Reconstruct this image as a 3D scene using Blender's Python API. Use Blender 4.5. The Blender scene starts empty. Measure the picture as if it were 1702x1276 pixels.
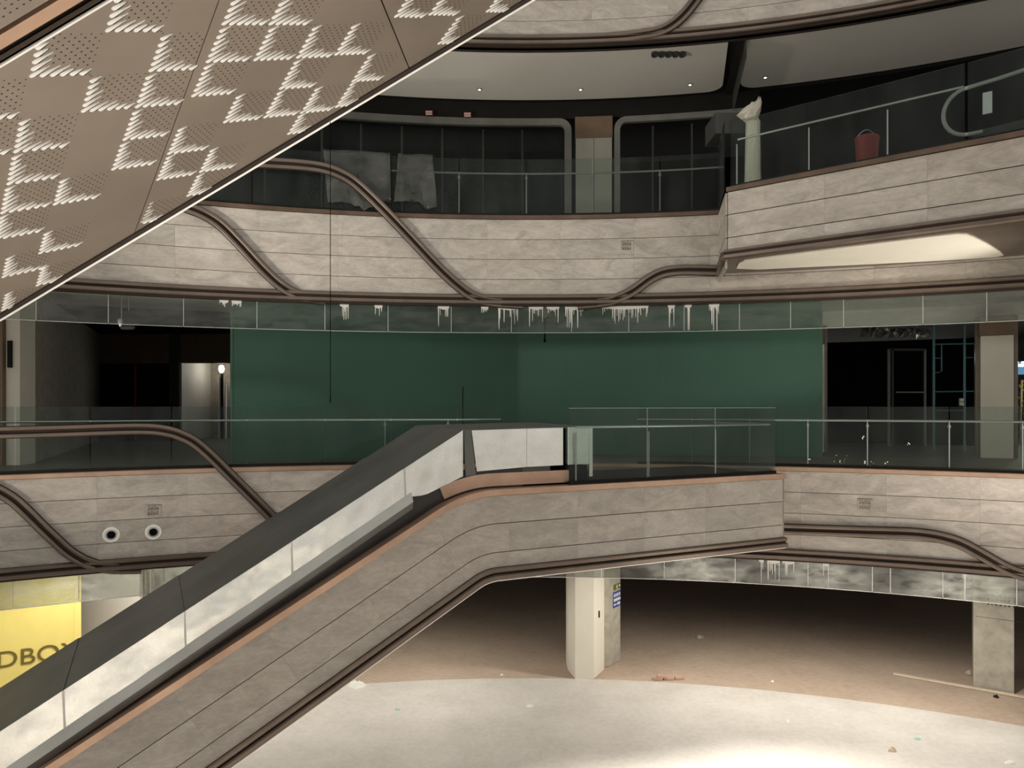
import bpy, math, random
from mathutils import Vector, Matrix
random.seed(7)
sc = bpy.context.scene
COL = sc.collection
E = 6.35                       # eye height above the ground floor
F, CX, HY = 1229.0, 851.0, 673.0

# ------------------------------------------------------------------ camera, world, lights, exposure
cam = bpy.data.cameras.new('camera'); cam.lens = 36.0*F/1702.0; cam.sensor_width = 36.0; cam.sensor_fit = 'HORIZONTAL'
cam.shift_y = (HY-638.0)/1702.0
cam.clip_end = 300
co = bpy.data.objects.new('camera', cam); COL.objects.link(co)
co.location = (0, 0, E); co.rotation_euler = (math.pi/2, 0, 0)
sc.camera = co
w = bpy.data.worlds.new('world'); sc.world = w; w.use_nodes = True
w.node_tree.nodes['Background'].inputs[0].default_value = (1.0, 0.965, 0.90, 1)
w.node_tree.nodes['Background'].inputs[1].default_value = 0.63

def light(kind, name, loc, target, power, color=(1, .93, .82), size=.3, cone=None, blend=.6):
    l = bpy.data.lights.new(name, kind); l.energy = power; l.color = color
    if kind == 'AREA': l.size = size
    else: l.shadow_soft_size = size
    if kind == 'SPOT': l.spot_size = math.radians(cone); l.spot_blend = blend
    o = bpy.data.objects.new(name, l); COL.objects.link(o)
    o.location = (loc[0], loc[1], loc[2]+E)
    d = Vector(target)-Vector(loc)
    o.rotation_euler = d.to_track_quat('-Z', 'Y').to_euler()
    return o
# flood lamps fixed under the back of the escalator and landing platform, turned to the near floor
for fx, fy, fz, fp in ((-1.3, 12.0, -2.75, 1300), (1.9, 12.9, -2.5, 900), (4.3, 13.4, -2.5, 1500)):
    light('SPOT', 'flood_lamp', (fx, fy, fz), (fx+.4, fy-3.4, -6.35), fp*1.15, (1, .95, .89), size=.12, cone=110, blend=1)
# ceiling lamps of the ground floor hall, in a ring just behind its glass baffle
for fa, fp in ((-27, 500), (-16, 420), (-6, 520), (11, 560), (18.5, 500), (26, 620)):
    fa = math.radians(fa); fx, fy = .3+19.3*math.sin(fa), -2.8+19.3*math.cos(fa)
    light('SPOT', 'floor_spot', (fx, fy, -2.8), (fx*.97, fy-.8, -6.35), fp*.62, (1, .945, .86), size=.15, cone=165, blend=.5)
# unseen spots added on the camera's side, brightening the floor the hood reflects
for fx, fy in ((-3.5, 1.8), (.2, -1.2), (4.2, -3.8), (8.5, -6.8)):
    light('SPOT', 'floor_spot', (fx, fy, -2.8), (fx, fy, -6.35), 1200, (1, .95, .88), size=.15, cone=112, blend=.7)
# unseen spots added: low right for the galleries, upper left for the upper ceiling
light('SPOT', 'fill_spot', (10.5, 8.2, -5.4), (5.0, 14, -1.6), 520, (1, .94, .84), size=.3, cone=75, blend=.9)
light('SPOT', 'fill_spot', (-9.5, 8.6, 1.5), (4.2, 17.4, 7.4), 2300, (1, .95, .86), size=.3, cone=70, blend=1)
# unseen spots added left and right to brighten the middle gallery ceilings
light('SPOT', 'fill_spot', (-9.5, 8.2, -2.5), (-5.0, 17, 1.9), 550, (1, .94, .84), size=.3, cone=54, blend=.9)
light('SPOT', 'fill_spot', (10.5, 8.8, -2.5), (7.0, 18, 2.0), 900, (1, .94, .84), size=.3, cone=52, blend=.9)
# spot added out of view below the overhead escalator, brightening its soffit
light('SPOT', 'fill_spot', (-.6, 4.6, -5.6), (-1.0, 4.1, 2.2), 700, (1, .95, .87), size=.3, cone=62, blend=1)
# spot added beyond the right edge to brighten the upper platform's underside
light('SPOT', 'fill_spot', (9.6, 11.2, -.4), (6.0, 12.6, 2.6), 620, (1, .955, .86), size=.2, cone=60, blend=.8)
sc.view_settings.view_transform = 'Standard'; sc.view_settings.look = 'None'
sc.view_settings.exposure = 0.0; sc.view_settings.gamma = 1.0; sc.view_settings.use_curve_mapping = False

# ------------------------------------------------------------------ geometry helpers
WL = {}
def P(px, py, D): return Vector(((px-CX)*D/F, D, (HY-py)*D/F+E))
CCX, CCY = 0.3, -2.8           # plan centre of the round atrium
def dring(px, R):
    a = (px-CX)/F
    A = a*a+1; B = 2*(-a*CCX-CCY); Cc = CCX*CCX+CCY*CCY-R*R
    return (-B+math.sqrt(B*B-4*A*Cc))/(2*A)
def tring(px, R):
    D = dring(px, R); return math.atan2((px-CX)*D/F-CCX, D-CCY)
def pr(R, th, z): return Vector((CCX+R*math.sin(th), CCY+R*math.cos(th), z+E))

class MB:
    def __init__(s): s.v = []; s.f = []; s.m = []
    def face(s, pts, mi=0):
        n = len(s.v); s.v += [Vector(p) for p in pts]; s.f.append(list(range(n, n+len(pts)))); s.m.append(mi)
    def box8(s, b, t, mi=0):                      # b, t: two quads in the same order
        n = len(s.v); k = len(b); s.v += [Vector(p) for p in b]+[Vector(p) for p in t]
        s.f.append(list(range(n+k-1, n-1, -1))); s.f.append(list(range(n+k, n+2*k)))
        for i in range(k): s.f.append([n+i, n+(i+1) % k, n+k+(i+1) % k, n+k+i])
        s.m += [mi]*(k+2)
    def box(s, x0, x1, y0, y1, z0, z1, mi=0):     # z relative to the eye
        q = [(x0, y0), (x1, y0), (x1, y1), (x0, y1)]
        s.box8([(x, y, z0+E) for x, y in q], [(x, y, z1+E) for x, y in q], mi)
    def prism(s, pts, off, mi=0):
        off = Vector(off); s.box8(pts, [Vector(p)+off for p in pts], mi)
    def rings(s, rings, closed_profile=True, caps=True, mi=0, loop=False, dark=()):
        n = len(s.v); k = len(rings[0])
        for r in rings: s.v += [Vector(p) for p in r]
        m = len(rings)
        for i in range(m if loop else m-1):
            for j in range(k if closed_profile else k-1):
                a = n+i*k; b = n+((i+1) % m)*k
                s.f.append([a+j, a+(j+1) % k, b+(j+1) % k, b+j]); s.m.append(1 if j in dark else mi)
        if caps and closed_profile and not loop:
            s.f.append(list(range(n+k-1, n-1, -1))); s.f.append(list(range(n+(m-1)*k, n+m*k))); s.m += [mi, mi]
    def arc(s, prof, t0, t1, n, mi=0, dark=()):            # prof: closed list of (radius, z)
        s.rings([[pr(r, t0+(t1-t0)*i/n, z) for r, z in prof] for i in range(n+1)], mi=mi, dark=dark)
    def tube(s, pts, r, n=8, mi=0):
        pts = [Vector(p) for p in pts]; R = []
        up0 = None
        for i, p in enumerate(pts):
            t = (pts[min(i+1, len(pts)-1)]-pts[max(i-1, 0)]).normalized()
            if up0 is None: up0 = Vector((0, 0, 1)) if abs(t.z) < .9 else Vector((1, 0, 0))
            a = t.cross(up0).normalized(); b = a.cross(t).normalized(); up0 = b
            R.append([p+(a*math.cos(2*math.pi*k/n)+b*math.sin(2*math.pi*k/n))*r for k in range(n)])
        s.rings(R, mi=mi)
    def lathe(s, c, axis, prof, n=16, mi=0):      # prof: (distance along axis, radius)
        c = Vector(c); ax = Vector(axis).normalized()
        u = ax.orthogonal().normalized(); v = ax.cross(u)
        s.rings([[c+ax*d+(u*math.cos(2*math.pi*k/n)+v*math.sin(2*math.pi*k/n))*r for k in range(n)] for d, r in prof], mi=mi)
    def build(s, name, mats, parent=None, smooth=False, origin=None):
        if not isinstance(mats, (list, tuple)): mats = [mats]
        lo = Vector([min(p[i] for p in s.v) for i in range(3)]); hi = Vector([max(p[i] for p in s.v) for i in range(3)])
        o0 = Vector(origin) if origin else Vector(((lo.x+hi.x)/2, (lo.y+hi.y)/2, lo.z))
        me = bpy.data.meshes.new(name); me.from_pydata([tuple(p-o0) for p in s.v], [], s.f); me.update()
        for m in mats: me.materials.append(m)
        if len(mats) > 1: me.polygons.foreach_set('material_index', s.m)
        if smooth:
            me.polygons.foreach_set('use_smooth', [True]*len(me.polygons))
            try: me.set_sharp_from_angle(angle=math.radians(40))
            except Exception: pass
        import bmesh
        bm = bmesh.new(); bm.from_mesh(me); bmesh.ops.recalc_face_normals(bm, faces=bm.faces); bm.to_mesh(me); bm.free()
        return link(name, me, o0, 0, parent)
def link(name, me, loc, rz=0, parent=None):
    o = bpy.data.objects.new(name, me); COL.objects.link(o)
    loc = Vector(loc); WL[o.name] = loc
    if parent is not None:
        o.parent = parent; o.location = loc-WL[parent.name]
    else: o.location = loc
    o.rotation_euler = (0, 0, rz)
    return o
def tag(o, label, cat=None, group=None, kind=None):
    o['label'] = label
    if cat: o['category'] = cat
    if group: o['group'] = group
    if kind: o['kind'] = kind
    return o
def thing(name, loc, label, cat, group=None):
    return tag(link(name, None, loc), label, cat, group)
def struct(o, label): return tag(o, label, kind='structure')
def catmull(p, n=6):
    out = []
    for i in range(len(p)-1):
        a, b, c, d = p[max(i-1, 0)], p[i], p[i+1], p[min(i+2, len(p)-1)]
        for k in range(n):
            t = k/n
            out.append(tuple(.5*((2*b[j])+(-a[j]+c[j])*t+(2*a[j]-5*b[j]+4*c[j]-d[j])*t*t+(-a[j]+3*b[j]-3*c[j]+d[j])*t**3) for j in range(len(b))))
    out.append(tuple(p[-1])); return out

# ------------------------------------------------------------------ materials
def mat(name):
    m = bpy.data.materials.new(name); m.use_nodes = True
    nt = m.node_tree; return m, nt, nt.nodes['Principled BSDF']
def noise(nt, scale, detail=4, rough=.6, vec=None, dist=0):
    n = nt.nodes.new('ShaderNodeTexNoise'); n.inputs['Scale'].default_value = scale; n.inputs['Detail'].default_value = detail
    n.inputs['Roughness'].default_value = rough; n.inputs['Distortion'].default_value = dist
    if vec is not None: nt.links.new(vec, n.inputs['Vector'])
    return n
def pos(nt, scale=(1, 1, 1)):
    g = nt.nodes.new('ShaderNodeNewGeometry'); m = nt.nodes.new('ShaderNodeMapping'); m.inputs['Scale'].default_value = scale
    nt.links.new(g.outputs['Position'], m.inputs['Vector']); return m.outputs[0]
def ramp(nt, fac, stops):
    r = nt.nodes.new('ShaderNodeValToRGB'); e = r.color_ramp.elements
    while len(e) < len(stops): e.new(.5)
    for i, (p, c) in enumerate(stops): e[i].position = p; e[i].color = (*c, 1) if len(c) == 3 else c
    nt.links.new(fac, r.inputs[0]); return r.outputs[0]
def bump(nt, bs, h, s, d=.01):
    b = nt.nodes.new('ShaderNodeBump'); b.inputs['Strength'].default_value = s; b.inputs['Distance'].default_value = d
    nt.links.new(h, b.inputs['Height']); nt.links.new(b.outputs[0], bs.inputs['Normal'])
def simple(name, c, rough=.6, metal=0, var=.12, nscale=3.0, bmp=0, spec=.5):
    m, nt, bs = mat(name); bs.inputs['Roughness'].default_value = rough; bs.inputs['Metallic'].default_value = metal
    bs.inputs['Specular IOR Level'].default_value = spec
    n = noise(nt, nscale, 5, .6, pos(nt))
    col = ramp(nt, n.outputs[0], [(.3, tuple(x*(1-var) for x in c)), (.7, tuple(min(1, x*(1+var)) for x in c))])
    nt.links.new(col, bs.inputs['Base Color'])
    if bmp: bump(nt, bs, n.outputs[0], bmp)
    return m
def mul(nt, a, b, fac=1.0, mode='MULTIPLY'):
    x = nt.nodes.new('ShaderNodeMix'); x.data_type = 'RGBA'; x.blend_type = mode; x.inputs[0].default_value = fac
    nt.links.new(a, x.inputs[6]); nt.links.new(b, x.inputs[7]); return x.outputs[2]
def stone(name, c0, c1):
    m, nt, bs = mat(name); bs.inputs['Roughness'].default_value = .45; bs.inputs['Specular IOR Level'].default_value = .35
    oi = nt.nodes.new('ShaderNodeObjectInfo')
    g = nt.nodes.new('ShaderNodeNewGeometry')
    add = nt.nodes.new('ShaderNodeVectorMath'); add.operation = 'MULTIPLY_ADD'
    cmb = nt.nodes.new('ShaderNodeCombineXYZ')
    for i in range(3): nt.links.new(oi.outputs['Random'], cmb.inputs[i])
    nt.links.new(cmb.outputs[0], add.inputs[0]); add.inputs[1].default_value = (31, 47, 23); nt.links.new(g.outputs['Position'], add.inputs[2])
    mp = nt.nodes.new('ShaderNodeMapping'); mp.inputs['Scale'].default_value = (.9, .9, 2.0); nt.links.new(add.outputs[0], mp.inputs['Vector'])
    n1 = noise(nt, 1.6, 8, .62, mp.outputs[0], 1.2)
    n2 = noise(nt, 14, 5, .6, mp.outputs[0])
    col = ramp(nt, n1.outputs[0], [(.32, c0), (.5, tuple((a+b)/2 for a, b in zip(c0, c1))), (.68, c1)])
    sp = ramp(nt, n2.outputs[0], [(.35, (.86, .86, .86)), (.65, (1, 1, 1))])
    rv = ramp(nt, oi.outputs['Random'], [(0, (.9, .91, .9)), (.5, (.97, .95, .94)), (1, (1, 1, 1))])
    nt.links.new(mul(nt, mul(nt, col, sp), rv), bs.inputs['Base Color'])
    return m
def emis(name, c, s):
    m, nt, bs = mat(name); bs.inputs['Base Color'].default_value = (0, 0, 0, 1)
    bs.inputs['Emission Color'].default_value = (*c, 1); bs.inputs['Emission Strength'].default_value = s; return m
def glass(name, tint, haze, hcol, streak=None, ior=1.45):
    m = bpy.data.materials.new(name); m.use_nodes = True; nt = m.node_tree; nt.nodes.clear()
    out = nt.nodes.new('ShaderNodeOutputMaterial')
    tr = nt.nodes.new('ShaderNodeBsdfTransparent'); tr.inputs[0].default_value = (*tint, 1)
    gl = nt.nodes.new('ShaderNodeBsdfGlossy'); gl.inputs['Roughness'].default_value = .02
    fr = nt.nodes.new('ShaderNodeFresnel'); fr.inputs['IOR'].default_value = ior
    df = nt.nodes.new('ShaderNodeBsdfDiffuse'); df.inputs[0].default_value = (*hcol, 1)
    tl = nt.nodes.new('ShaderNodeBsdfTranslucent'); tl.inputs[0].default_value = (*hcol, 1)
    dt = nt.nodes.new('ShaderNodeMixShader'); dt.inputs[0].default_value = .5
    nt.links.new(df.outputs[0], dt.inputs[1]); nt.links.new(tl.outputs[0], dt.inputs[2])
    m1 = nt.nodes.new('ShaderNodeMixShader'); m2 = nt.nodes.new('ShaderNodeMixShader')
    nt.links.new(fr.outputs[0], m1.inputs[0]); nt.links.new(tr.outputs[0], m1.inputs[1]); nt.links.new(gl.outputs[0], m1.inputs[2])
    if streak:
        n = noise(nt, 1.0, 6, .7, pos(nt, streak)); h = ramp(nt, n.outputs[0], [(.35, (haze*.3,)*3), (.75, (haze*2.2,)*3)])
        nt.links.new(h, m2.inputs[0])
    else: m2.inputs[0].default_value = haze
    nt.links.new(m1.outputs[0], m2.inputs[1]); nt.links.new(dt.outputs[0], m2.inputs[2]); nt.links.new(m2.outputs[0], out.inputs[0])
    return m
M = {}
M['stone'] = stone('beige_stone', (.40, .36, .315), (.62, .565, .505))
M['stone_shaded'] = stone('shaded_stone', (.345, .312, .275), (.475, .433, .386))  # same stone, the escalator's weaker light put into a darker tone
M['joint'] = simple('dark_joint', (.05, .04, .035), .9, spec=.1)
M['bronze'] = simple('dark_bronze', (.19, .145, .115), .34, .6, .15, 2)
M['groove'] = simple('dark_groove', (.045, .032, .026), .6, .2, spec=.2)
M['shadecopper'] = simple('shaded_copper', (.13, .085, .06), .4, .5, .3, 1.5)  # copper darkened to paint the shade on the upper caps
M['edge'] = simple('glass_edge', (.42, .46, .42), .3)
M['copper'] = simple('copper_trim', (.50, .33, .235), .38, .6, .18, 1.5)
M['champagne'] = simple('champagne_soffit', (.255, .21, .17), .42, .3, .1, 1.2)
M['lip'] = simple('pale_and_lit_metal', (.95, .94, .91), .3, .1, .02)  # silver ring metal; on lips and edges the paleness paints caught light
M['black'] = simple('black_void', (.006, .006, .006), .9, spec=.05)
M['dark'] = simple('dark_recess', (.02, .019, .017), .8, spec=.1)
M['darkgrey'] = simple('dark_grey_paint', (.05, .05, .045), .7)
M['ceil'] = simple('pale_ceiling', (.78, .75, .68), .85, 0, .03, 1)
M['cream'] = simple('cream_board', (.76, .715, .61), .7, 0, .03, 2)
M['grey_ceiling'] = simple('grey_soffit', (.72, .69, .63), .85, 0, .04, .7)
M['brown'] = simple('brown_board', (.19, .125, .08), .6, 0, .1)
M['steel'] = simple('stainless_steel', (.62, .62, .60), .28, .85, .04)
M['concrete'] = simple('bare_concrete', (.40, .37, .30), .85, 0, .2, 4, .1)
M['white'] = simple('white_paint', (.82, .80, .74), .6, 0, .03)
M['yellow'] = simple('yellow_hoarding', (.84, .70, .21), .55, 0, .03)
M['olive'] = simple('olive_letter', (.16, .11, .02), .6)
M['blue'] = simple('blue_sign', (.03, .07, .32), .5)
M['signgreen'] = simple('green_sign', (.14, .15, .03), .5)
M['red'] = simple('dull_red', (.26, .03, .03), .6)
M['frame'] = simple('grey_frame', (.20, .195, .175), .5)
M['pier'] = simple('shaded_cream_board', (.42, .40, .335), .7, 0, .03, 2)  # cream board with the dim upper gallery's shade in its tone
M['dimsteel'] = simple('shaded_steel', (.30, .30, .29), .4, .7, .05)  # railing steel darkened for the dim light of the upper gallery
M['rubber'] = simple('grey_rubber', (.36, .36, .35), .5)
M['teal'] = simple('teal_scaffold', (.12, .26, .28), .5, .3)
M['slab'] = simple('screed', (.17, .155, .13), .55, 0, .15, 1.2)
M['leaf'] = simple('leaf', (.16, .20, .03), .6, 0, .4, 20)
M['wood'] = simple('raw_plank', (.75, .62, .48), .7)
M['cloth'] = simple('wrap_film', (.58, .54, .44), .5, 0, .1, 6, .3)
M['glass'] = glass('railing_glass', (.83, .87, .85), .026, (.5, .55, .52), (2, 2, .6), 1.17)  # slight dust haze, also painting the grey veil of reflections
M['baffle'] = glass('smoke_baffle_glass', (.84, .87, .85), .10, (.62, .62, .57), (1.6, 1.6, 5), 1.3)
M['baffle_dirty'] = glass('dusty_baffle_glass', (.72, .74, .72), .17, (.62, .60, .55), (2.2, 2.2, 5), 1.35)
M['film'] = glass('plastic_film', (.62, .63, .61), .26, (.30, .31, .285), (1.5, 1.5, 2.5))
M['greenwall'] = simple('green_hoarding', (.07, .165, .115), .6, 0, .06, .6)
M['lamp'] = emis('lamp_glow', (1, .93, .8), 30)
M['spark'] = emis('downlight_glow', (1, .95, .85), 4)
M['signlight'] = emis('lit_sign', (.18, .42, .7), .8)
M['signwhite'] = emis('lit_sign_white', (.85, .95, 1), 2.5)
# galvanised sheet
m, nt, bs = mat('galvanised_sheet'); M['galv'] = m
bs.inputs['Metallic'].default_value = .88; bs.inputs['Roughness'].default_value = .32
vo = nt.nodes.new('ShaderNodeTexVoronoi'); vo.inputs['Scale'].default_value = 60; nt.links.new(pos(nt), vo.inputs['Vector'])
n1 = noise(nt, 1.3, 6, .6, pos(nt))
c1 = ramp(nt, n1.outputs[0], [(.3, (.78, .78, .735)), (.7, (.95, .945, .90))])
c2 = ramp(nt, vo.outputs['Color'], [(0, (.9, .9, .9)), (1, (1, 1, 1))])
nt.links.new(mul(nt, c1, c2), bs.inputs['Base Color'])
n2 = noise(nt, .9, 3, .5, pos(nt)); bump(nt, bs, n2.outputs[0], .35, .25)
M['galvtop'] = simple('shaded_galvanised_top', (.135, .135, .122), .5, .3, .2, 1.2)  # galvanised sheet with the dark reflection from above painted into its colour
M['skirt'] = simple('black_skirt', (.03, .028, .026), .25, .2)
M['skirt2'] = simple('dark_galvanised_skirt', (.16, .16, .15), .3, .6, .2, 1.5)
M['flange'] = simple('grey_flange', (.52, .52, .49), .4, .4, .12, 1.5)
# ground floors
m, nt, bs = mat('pale_floor'); M['pale_floor'] = m
bs.inputs['Roughness'].default_value = .5; bs.inputs['Specular IOR Level'].default_value = .3
n1 = noise(nt, .8, 8, .7, pos(nt)); n2 = noise(nt, 9, 5, .6, pos(nt))
c1 = ramp(nt, n1.outputs[0], [(.3, (.60, .555, .49)), (.7, (.74, .695, .63))])
c2 = ramp(nt, n2.outputs[0], [(.3, (.9, .9, .9)), (.6, (1, 1, 1))])
nt.links.new(mul(nt, c1, c2), bs.inputs['Base Color'])
m, nt, bs = mat('brown_floor'); M['brown_floor'] = m
bs.inputs['Roughness'].default_value = .75; bs.inputs['Specular IOR Level'].default_value = .2
n1 = noise(nt, .7, 8, .7, pos(nt)); n2 = noise(nt, 6, 5, .6, pos(nt, (1, 2, 1)))
c1 = ramp(nt, n1.outputs[0], [(.3, (.47, .355, .265)), (.7, (.58, .455, .35))])
c2 = ramp(nt, n2.outputs[0], [(.3, (.85, .85, .85)), (.6, (1, 1, 1))])
nt.links.new(mul(nt, c1, c2), bs.inputs['Base Color'])

# ------------------------------------------------------------------ structure: floors, ceilings, inner walls
RAD = math.radians
R0 = 18.0
TL, TR = RAD(-46), RAD(44)
b = MB(); b.box(-34, 34, -12, 40, -6.6, -6.362)
struct(b.build('floor', M['brown_floor']), 'brown screeded ground floor running back into the dark hall')
b = MB()
n = 48; pts = [pr(20.0, RAD(-60)+RAD(120)*i/n, -6.362) for i in range(n+1)]+[Vector((22, -10, -6.362+E)), Vector((-22, -10, -6.362+E))]
b.prism(pts, (0, 0, .012))
struct(b.build('floor.001', M['pale_floor']), 'pale stone atrium floor with a curved far edge, brightly lit')
def ring(name, R1, R2, z0, z1, m, label, t0=TL, t1=TR, n=40):
    b = MB(); b.arc([(R1, z0), (R2, z0), (R2, z1), (R1, z1)], t0, t1, n)
    return struct(b.build(name, m), label)
ring('floor.002', R0+.12, 36, -1.4, -1.25, M['slab'], 'grey screed floor of the middle gallery')
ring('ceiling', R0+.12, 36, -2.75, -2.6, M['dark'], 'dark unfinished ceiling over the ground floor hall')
ring('floor.003', R0+.12, 30, 3.7, 3.85, M['slab'], 'dark floor of the upper gallery')
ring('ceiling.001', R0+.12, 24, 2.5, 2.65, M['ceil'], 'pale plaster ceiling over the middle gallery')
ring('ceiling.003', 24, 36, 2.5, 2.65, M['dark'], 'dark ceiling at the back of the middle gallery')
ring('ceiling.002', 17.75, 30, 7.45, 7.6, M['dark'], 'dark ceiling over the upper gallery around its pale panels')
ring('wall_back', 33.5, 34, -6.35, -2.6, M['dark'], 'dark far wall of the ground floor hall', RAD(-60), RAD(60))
ring('floor.004', 17.7, 30, 8.85, 9.0, M['slab'], 'top gallery floor above the stone band')

# stone bands of the ring galleries
def arc_panel_mesh(name, R, dth, h, th=.035):
    b = MB(); N = 3
    R_ = [[Vector((r*math.sin(t), r*math.cos(t)-R, z)) for r, z in ((R, 0), (R, h), (R+th, h), (R+th, 0))] for t in [-dth/2+dth*i/N for i in range(N+1)]]
    b.rings(R_)
    me = bpy.data.meshes.new(name); me.from_pydata([tuple(p) for p in b.v], [], b.f); me.materials.append(M['stone']); me.update()
    import bmesh
    bm = bmesh.new(); bm.from_mesh(me); bmesh.ops.recalc_face_normals(bm, faces=bm.faces); bm.to_mesh(me); bm.free()
    return me
def band(name, R, zt, label, t0, t1, courses=4, ph=.41, plen=1.5, off=0.0):
    zb = zt-.09-courses*ph-.02
    b = MB(); b.arc([(R+.03, zb-.1), (R+.03, zt-.09), (R+.22, zt-.09), (R+.22, zb-.1)], t0, t1, 40)
    root = struct(b.build(name, M['joint']), label)
    dth = plen/R
    me = arc_panel_mesh('stone_panel', R, dth-.0015/R, ph-.010)
    k = int((t1-t0)/dth)
    for c in range(courses):
        for i in range(k+1):
            th = t0+dth*(i+.5)+off
            if th > t1: continue
            jit = random.uniform(-.002, .002)
            p = pr(R+jit, th, zt-.09-(c+1)*ph+.005)
            link('stone_panel', me, p, -th, root)
    return root
band('wall_back', R0, -1.2, 'curved stone band of the middle gallery behind the long metal hood', RAD(-36), RAD(36), off=.012)
band('wall_back', R0, 3.9, 'curved stone band under the upper gallery railing', RAD(-36), RAD(33), off=.0)
band('wall_back', 17.6, 9.0, 'curved stone band of the top gallery at the top edge', RAD(-36), RAD(36), off=.02)

# copper cap and bronze bottom mouldings of the bands
def cap(name, R, zt, label, t0, t1, m='copper'):
    b = MB(); b.arc([(R-.035, zt-.085), (R-.035, zt-.012), (R-.02, zt), (R+.2, zt), (R+.2, zt-.088), (R-.02, zt-.088)], t0, t1, 48)
    return struct(b.build(name, M[m], smooth=True), label)
def foot(name, R, z0, label, t0, t1):
    b = MB()
    pf = [(R+.06, z0+.22), (R-.05, z0+.22), (R-.075, z0+.20), (R-.075, z0+.15), (R-.05, z0+.135), (R-.03, z0+.13), (R-.03, z0+.11), (R-.06, z0+.10),
          (R-.09, z0+.085), (R-.09, z0+.03), (R-.06, z0+.012), (R-.03, z0+.01), (R-.03, z0-.02), (R+.12, z0-.02)]
    b.arc(pf, t0, t1, 56, dark=(0, 4, 5, 6, 10, 11, 12))
    return struct(b.build(name, [M['bronze'], M['groove']], smooth=True), label)
cap('trim_1', R0, -1.2, 'copper cap along the middle gallery edge', RAD(-36), RAD(36))
cap('trim_2', R0, 3.9, 'shadowed copper cap along the upper gallery edge', RAD(-36), RAD(33), 'shadecopper')
foot('trim_3', R0, -3.03, 'bronze double moulding under the middle gallery band', RAD(-36), RAD(36))
foot('trim_4', R0, 2.05, 'bronze double moulding under the upper gallery band', RAD(-36), RAD(33))
foot('trim_5', 17.6, 7.17, 'bronze double moulding under the top gallery band', RAD(-36), RAD(36))

# sweeping bronze ribbons laid over the bands
RIB = [(-.108, -.02), (-.108, .012), (-.098, .012), (-.094, .045), (-.075, .056), (-.045, .054), (-.026, .036), (-.020, -.005), (.020, -.005), (.026, .036), (.045, .054), (.075, .056), (.094, .045), (.098, .012), (.108, .012), (.108, -.02)]
RIBD = (0, 1, 6, 7, 8, 13, 14)
def ribbon(name, pts, R, label, wd=1.0, sink=(0, 0)):
    q = catmull(pts, 6); ctr = []
    for px, py in q:
        D = dring(px, R); th = tring(px, R); ctr.append((th, (HY-py)*D/F))
    ringsl = []
    for i, (th, z) in enumerate(ctr):
        a = ctr[max(i-1, 0)]; c = ctr[min(i+1, len(ctr)-1)]
        p0, p1 = pr(R, a[0], a[1]), pr(R, c[0], c[1]); t = (p1-p0).normalized()
        nrm = Vector((-math.sin(th), -math.cos(th), 0)); bb = nrm.cross(t).normalized()
        k = max(sink[0]*(1-i/14), sink[1]*(1-(len(ctr)-1-i)/14), 0)
        p = pr(R-.005+k*.13, th, z)
        ringsl.append([p+bb*(u*wd)+nrm*v for u, v in RIB])
    b = MB(); b.rings(ringsl, dark=RIBD)
    return struct(b.build(name, [M['bronze'], M['groove']], smooth=True), label)
ribbon('trim_6', [(-150, 236), (100, 252), (250, 262), (340, 266), (447, 271), (506, 275), (541, 280.5), (569, 291), (595, 308), (635, 346), (682, 395), (729, 445), (765, 478), (790, 494), (820, 501), (870, 504)], R0-.06,
       'bronze ribbon sweeping from the upper glass railing down the stone', sink=(0, 1))
ribbon('trim_7', [(-150, 315), (120, 330), (240, 333), (290, 338), (314, 346), (339, 356), (367, 374), (399, 406), (434, 444), (459, 468), (480, 483), (505, 492), (540, 497)], R0-.06,
       'bronze ribbon curving out from under the perforated soffit', sink=(0, 1))
ribbon('trim_8', [(960, 505), (1005, 501), (1026, 496), (1051, 484), (1079, 464), (1102, 453), (1130, 449), (1165, 449), (1205, 450)], R0-.06,
       'bronze ribbon rising to the right towards the upper platform', sink=(1, 0))
ribbon('trim_9', [(-120, 722), (0, 719), (106, 716), (200, 713), (250, 713), (280, 717), (302, 724), (325, 736), (353, 760), (388, 795), (441, 848), (480, 888), (515, 918), (550, 934), (600, 936)], R0-.06,
       'bronze ribbon crossing the middle glass railing and plunging down behind the hood', sink=(0, 1))
ribbon('trim_10', [(-120, 800), (-60, 803), (-25, 807), (0, 817), (24, 832), (47, 853), (70, 876), (92, 897), (117, 919), (148, 936), (185, 945), (235, 946)], R0-.06,
       'bronze ribbon sweeping down the lower left stone band', sink=(0, 1))
ribbon('trim_11', [(1130, 872), (1200, 875), (1304, 879), (1418, 883), (1500, 885.5), (1535, 888), (1565, 893), (1597, 903), (1631, 921), (1666, 941), (1692, 952), (1730, 962)], R0-.06,
       'bronze ribbon falling to the right below the middle railing')
ribbon('trim_12', [(960, 63), (1010, 61), (1060, 58), (1085, 55), (1104, 49), (1122, 38), (1140, 21), (1158, -2), (1175, -25), (1200, -45)], 17.53,
       'bronze ribbon rising off the top edge of the picture', sink=(1, 0))

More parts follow.
